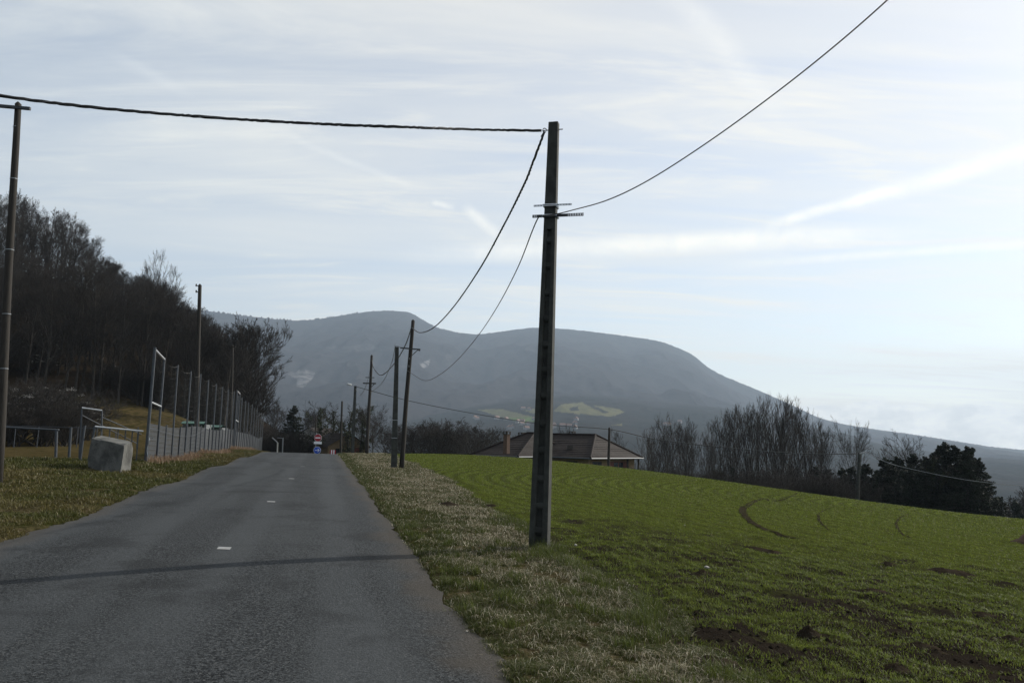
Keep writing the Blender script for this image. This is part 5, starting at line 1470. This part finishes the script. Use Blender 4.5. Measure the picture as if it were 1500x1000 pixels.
# tall tufts round the foot of the pole and along the furrow
n = 9000
cen_ = [(base.x + 0.0, base.y - 0.12, 0.22, 0.5), (base.x - 0.45, base.y - 0.1, 0.12, 0.3), (base.x + 0.28, base.y - 0.05, 0.12, 0.3)] + [(float(field_edge(v)) - 0.1 + rg.normal() * 0.15, v, 0.10 + 0.08 * rg.rand(), 0.25) for v in rg.uniform(4, 16, 46)] \
       + [(float(right_edge(v)) + rg.uniform(0.0, 1.5), v, 0.10, 0.2) for v in rg.uniform(3.5, 14, 50)]
pick = rg.randint(0, len(cen_), n); cc = np.array(cen_)[pick]
x = cc[:, 0] + rg.normal(size=n) * cc[:, 3] * 0.3; y = cc[:, 1] + rg.normal(size=n) * cc[:, 3] * 0.3
tint = mixc(GREEN, (0.10, 0.12, 0.025), rg.rand(n)) * (0.6 + 0.8 * rg.rand(n))[:, None]
blades('tuft_grass', 'taller green tufts at the pole foot and field edge', x, y, 0.06 + cc[:, 2] * rg.rand(n), np.full(n, 0.005), 0.3 + 0.7 * rg.rand(n), tint)
# left verge and the rough ground by the block
n = 210000
y = np.exp(rg.uniform(np.log(7.0), np.log(66), n)); wv = np.interp(y, [7, 12, 26, 30, 66], [12, 12, 9, 2.7, 2.7])
uu_ = rg.rand(n) ** 1.2 * wv; x = right_edge(y) - ROAD_W - uu_ + 0.06
clump = fbm(x - 20, y, 2.6, 3); pat = fbm(x + 3, y * 0.8 + 50, 0.55, 4)
keep = clump > 0.34 + 0.14 * rg.rand(n)
x, y, uu_, pat, clump = (q[keep] for q in (x, y, uu_, pat, clump)); n = len(x); dist = np.hypot(x, y)
f = smooth01((pat - 0.36) / 0.25)
tint = mixc((0.056, 0.064, 0.014), (0.112, 0.094, 0.035), np.clip(f * 0.8 + 0.35 * rg.rand(n), 0, 1)) * (0.6 + 0.75 * rg.rand(n))[:, None]
pl = rg.rand(n) < 0.035; tint[pl] = np.array(STRAW) * (0.7 + 0.5 * rg.rand(pl.sum()))[:, None]
h_ = (0.03 + 0.06 * rg.rand(n)) * (0.5 + 1.2 * clump); wd = 0.005 * (0.8 + 0.5 * rg.rand(n)) * np.clip(dist / 6.0, 1, 8)
blades('bank_grass', 'short mossy brown and green grass on the bank left of the lane', x, y, h_ * np.clip(dist / 20, 1, 1.5), wd, 0.4 + 0.8 * rg.rand(n), tint)
# dead reddish weeds along the foot of the ball fence
n = 9000
y = rg.uniform(27.5, 70, n); x = fx(y) + 0.12 + np.abs(rg.normal(size=n)) * 0.28; den = fbm(x * 0.3, y, 0.7, 3); k = den > 0.42
x, y = x[k], y[k]; n = len(x)
tint = mixc((0.16, 0.085, 0.05), (0.33, 0.25, 0.17), rg.rand(n)) * (0.6 + 0.6 * rg.rand(n))[:, None]
blades('dead_weeds', 'dry reddish weeds along the foot of the ball fence', x, y, 0.12 + 0.28 * rg.rand(n) ** 2, np.full(n, 0.02), 0.2 + 0.7 * rg.rand(n), tint)
# bare wheel tracks curving through the crop
TRK = []
def track(pts, width, label):
    P_ = catmull([ground(*p) for p in pts], 12); TRK.append((np.array(P_), width)); mb = MB(); vs_ = []
    for i, p in enumerate(P_):
        d_ = (P_[min(i + 1, len(P_) - 1)] - P_[max(i - 1, 0)]); s_ = Vector((-d_.y, d_.x, 0)).normalized()
        w_ = width * (0.35 + 0.65 * math.sin(math.pi * i / (len(P_) - 1))) * (0.75 + 0.5 * float(fbm(p.x, p.y, 1.5, 2)))
        for k in (-1, 0, 1):
            q = p + s_ * w_ * k / 2; vs_.append((q.x, q.y, float(HM(q.x, q.y)[0]) + (0.014 if k else 0.010)))
    mb.add(vs_, [(3 * i + k, 3 * i + k + 1, 3 * i + 4 + k, 3 * i + 3 + k) for i in range(len(P_) - 1) for k in (0, 1)])
    return tag(mb.build('wheel_track_path', M['track'], smooth=True), label, kind='structure')
M['track'] = simple('trodden_soil', (0.026, 0.022, 0.014), 0.95, 0.4, 4.0, 0.6, 0.03, spec=0.0)
track([(1215, 727), (1160, 727), (1118, 731), (1092, 743), (1089, 752), (1102, 767), (1130, 780), (1165, 790)], 0.21, 'curved bare wheel track in the crop')
track([(1335, 752), (1320, 758), (1313, 768), (1320, 782), (1335, 790)], 0.08, 'short faint wheel track in the crop')
track([(1225, 741), (1204, 750), (1199, 760), (1207, 772), (1218, 780)], 0.07, 'faint arc of bare soil in the crop')
# young cereal in the field, thin on the headland soil, closing over farther out
n = 480000
y = np.exp(rg.uniform(np.log(3.4), np.log(58), n)); y[:170000] = rg.uniform(3.4, 14, 170000); ww = np.minimum(38.0, 3.0 + y * 0.86)
x = field_edge(y) + 0.15 + rg.rand(n) * ww
bare = fbm(x * 1.6 + 31, y * 0.8 + x * 0.5 - 14, 1.1, 4); fine_ = fbm(x, y, 3.6, 3); dist = np.hypot(x, y); vf = x - field_edge(y)
thr = np.interp(dist, [4, 9, 16, 30], [0.46, 0.44, 0.38, 0.31]) + 0.06 * np.exp(-vf / 1.2) + 0.26 * (rg.rand(n) - 0.5)
keep = (0.55 * bare + 0.45 * fine_) > thr
for P_, w_ in TRK:
    d2_ = np.full(n, 9.0)
    for q in P_: d2_ = np.minimum(d2_, (x - q[0]) ** 2 + (y - q[1]) ** 2)
    keep &= (d2_ > (0.80 * w_) ** 2) | (rg.rand(n) < 0.15)
x, y, dist, vf = x[keep], y[keep], dist[keep], vf[keep]; n = len(x)
tint = mixc((0.068, 0.096, 0.013), (0.152, 0.178, 0.031), rg.rand(n)) * (0.65 + 0.6 * rg.rand(n))[:, None]
row_n = np.sin((x + 0.153 * y) * 2 * np.pi / 0.30 + 2.5 * fbm(x, y, 0.25, 2)); row_f = np.sin(np.hypot(x - 26, y - 33) * 2 * np.pi / 0.62 + 5 * fbm(x, y, 0.12, 2))
bl = smooth01((dist - 14) / 10); tint *= (1.0 + 0.30 * (row_n * (1 - bl) + row_f * bl))[:, None] * (0.82 + 0.36 * fbm(x + 5, y, 0.18, 3))[:, None]
dr = rg.rand(n) < 0.012; tint[dr] = np.array(STRAW) * (0.6 + 0.4 * rg.rand(dr.sum()))[:, None]
h_ = 0.018 + 0.036 * rg.rand(n); wd = 0.0040 * (0.7 + 0.6 * rg.rand(n)) * np.clip(dist / 5.5, 1, 8)
blades('crop_shoots', 'short green cereal shoots over dark soil in the field', x, y, h_ * np.clip(dist / 25, 1, 1.4), wd, 0.35 + 0.7 * rg.rand(n), tint)
# loose crumbs of soil on the headland
n = 7000
y = np.exp(rg.uniform(np.log(3.6), np.log(11), n)); vv = rg.rand(n) ** 1.3 * np.minimum(14, 2 + y * 0.8); x = field_edge(y) + 0.1 + vv
kp = fbm(x * 1.6 + 31, y * 0.8 + x * 0.5 - 14, 1.1, 4) * 0.6 + 0.4 * rg.rand(n) < 0.50
x, y = x[kp], y[kp]; n = len(x); r_ = 0.006 + 0.016 * rg.rand(n) ** 3
octa = np.array([(1, 0, 0), (-1, 0, 0), (0, 1, 0), (0, -1, 0), (0, 0, 1), (0, 0, -1), (.6, .6, .4), (-.6, .5, .5)], float)
V = octa[None] * (0.6 + 0.8 * rg.rand(n, 8, 1)) * r_[:, None, None] * np.array([1.3, 1.3, 0.8]) + np.stack([x, y, HM(x, y) + r_ * 0.3], -1)[:, None, :]
tri = np.array([(0, 6, 4), (6, 2, 4), (2, 7, 4), (7, 1, 4), (1, 3, 4), (3, 0, 4), (0, 2, 6), (2, 1, 7), (2, 0, 5), (1, 2, 5), (3, 1, 5), (0, 3, 5)])
F = (np.arange(n)[:, None, None] * 8 + tri[None]).reshape(-1, 3)
M['earth'] = simple('dark_earth', (0.020, 0.016, 0.012), 0.95, 0.35, 9.0, 0.8, 0.03, fine=0.3, spec=0.0)
tag(link(bpy.data.objects.new('soil_crumbs', mesh_np('soil_crumbs', V.reshape(-1, 3), [F], M['earth']))), 'crumbs of dark soil scattered over the headland of the field', kind='stuff')
# molehills and clods of dark earth
M['earth'] = simple('molehill_earth', (0.028, 0.022, 0.016), 0.95, 0.35, 9.0, 0.8, 0.03, fine=0.3, spec=0.0)
def mound(p, r, h, seed, name, label, cat, group=None, sx=1.0):
    rs = np.random.RandomState(seed); nr, na = 7, 18; V = [(0, 0, h)]; F3 = []; F4 = []
    for i in range(1, nr + 1):
        f = i / nr
        for k in range(na):
            a = 2 * math.pi * k / na; rr = r * f * (0.85 + 0.3 * rs.rand())
            V.append((math.cos(a) * rr * sx, math.sin(a) * rr, h * (1 - f) ** 1.1 * (0.75 + 0.5 * rs.rand()) - (0.03 if i == nr else 0)))
    for k in range(na): F3.append((0, 1 + k, 1 + (k + 1) % na))
    for i in range(nr - 1):
        for k in range(na):
            b_ = 1 + i * na; F4.append((b_ + k, b_ + na + k, b_ + na + (k + 1) % na, b_ + (k + 1) % na))
    me = mesh_np(name, np.array(V), [np.array(F3), np.array(F4)], M['earth'], True)
    o = link(bpy.data.objects.new(name, me)); o.location = p
    return tag(o, label, cat, group)
def hill_at(px, py, r, h, lab, grp=None, sx=1.0):
    p = ground(px, py); p.z = float(HM(p.x, p.y)[0]) - 0.01
    return mound(p, r, h, int(px), 'molehill', lab, 'molehill', grp, sx)
hill_at(1184, 936, 0.11, 0.10, 'pointed dark molehill standing alone in the thin crop', sx=1.3)
hill_at(1040, 977, 0.17, 0.06, 'flat dark molehill against the grass verge', sx=1.4)
for px, py, r_, h_1, sx in ((1105, 808, 0.25, 0.08, 1.8), (1130, 811, 0.2, 0.09, 1.2), (1300, 830, 0.16, 0.06, 1.5), (1380, 840, 0.30, 0.08, 1.8), (1030, 843, 0.14, 0.06, 1.6), (1310, 988, 0.12, 0.06, 1.4), (1370, 960, 0.10, 0.05, 1.3), (1480, 940, 0.11, 0.05, 1.5), (1275, 868, 0.16, 0.05, 1.8), (1435, 905, 0.14, 0.05, 1.8), (655, 742, 0.3, 0.10, 1.5), (720, 740, 0.25, 0.07, 1.5), (1345, 950, 0.14, 0.05, 1.6)):
    hill_at(px, py, r_, h_1, 'low spread of dark dug earth among the green shoots', 'dug earth in the crop', sx)
# heap of bare earth at the far right edge of the field
p = ground(1500, 800); p = Vector((p.x + 1.5, p.y + 0.3, H(p.x + 1.5, p.y + 0.3)))
M['brown_earth'] = simple('brown_earth', (0.055, 0.041, 0.032), 0.95, 0.3, 5.0, 0.8, 0.05, fine=0.3, spec=0.0)
o = mound(p, 1.8, 0.7, 5, 'earth_heap', 'heap of bare brown earth at the low end of the field', 'earth heap'); o.data.materials[0] = M['brown_earth']
# stones at the lane edge
M['stone'] = simple('pale_stone', (0.32, 0.30, 0.27), 0.9, 0.2, 20.0, 0.2)
for i, (px, py) in enumerate(((641, 869), (683, 925), (640, 870.5), (1003, 772), (843, 802), (1035, 838))):
    p = ground(px, py); r_ = 0.014 + 0.006 * (i % 3)
    bm = bmesh.new(); bmesh.ops.create_icosphere(bm, subdivisions=2, radius=r_ * 1.3)
    for v in bm.verts: v.co *= 0.8 + 0.45 * random.Random(i * 99 + v.index).random(); v.co.z *= 0.6
    me = bpy.data.meshes.new('stone'); bm.to_mesh(me); bm.free(); me.materials.append(M['stone'])
    o = link(bpy.data.objects.new('stone', me)); o.location = (p.x, p.y, float(HM(p.x, p.y)[0]) + 0.03)
    tag(o, 'small pale stone lying at the edge of lane or field', 'stone', 'loose stones')

# ------------------------------------------------------------------ haze
m = bpy.data.materials.new('haze_air'); m.use_nodes = True; t = NT(m.node_tree); t.n.clear()
pv = t.new('ShaderNodeVolumePrincipled'); pv.inputs['Color'].default_value = (0.66, 0.815, 1.0, 1); pv.inputs['Density'].default_value = 1.2e-4; pv.inputs['Anisotropy'].default_value = 0.22
out = t.new('ShaderNodeOutputMaterial'); t.link(pv.outputs[0], out.inputs['Volume'])
gxm, gym = float(np.abs(gx).max()) + 50, float(np.abs(gy).max()) + 50
HZ_TOP = float(max(V_MT_TOP, 400.0)) + 25.0
mb = MB(); mb.box((0, 0, 0), (2 * gxm, 2 * gym, 1.0))
mb.v = [Vector((v.x, v.y, -230.0 if v.z < 0 else HZ_TOP)) for v in mb.v]
hz = tag(mb.build('haze', m), 'thin bluish haze over the valley and mountain', kind='stuff')
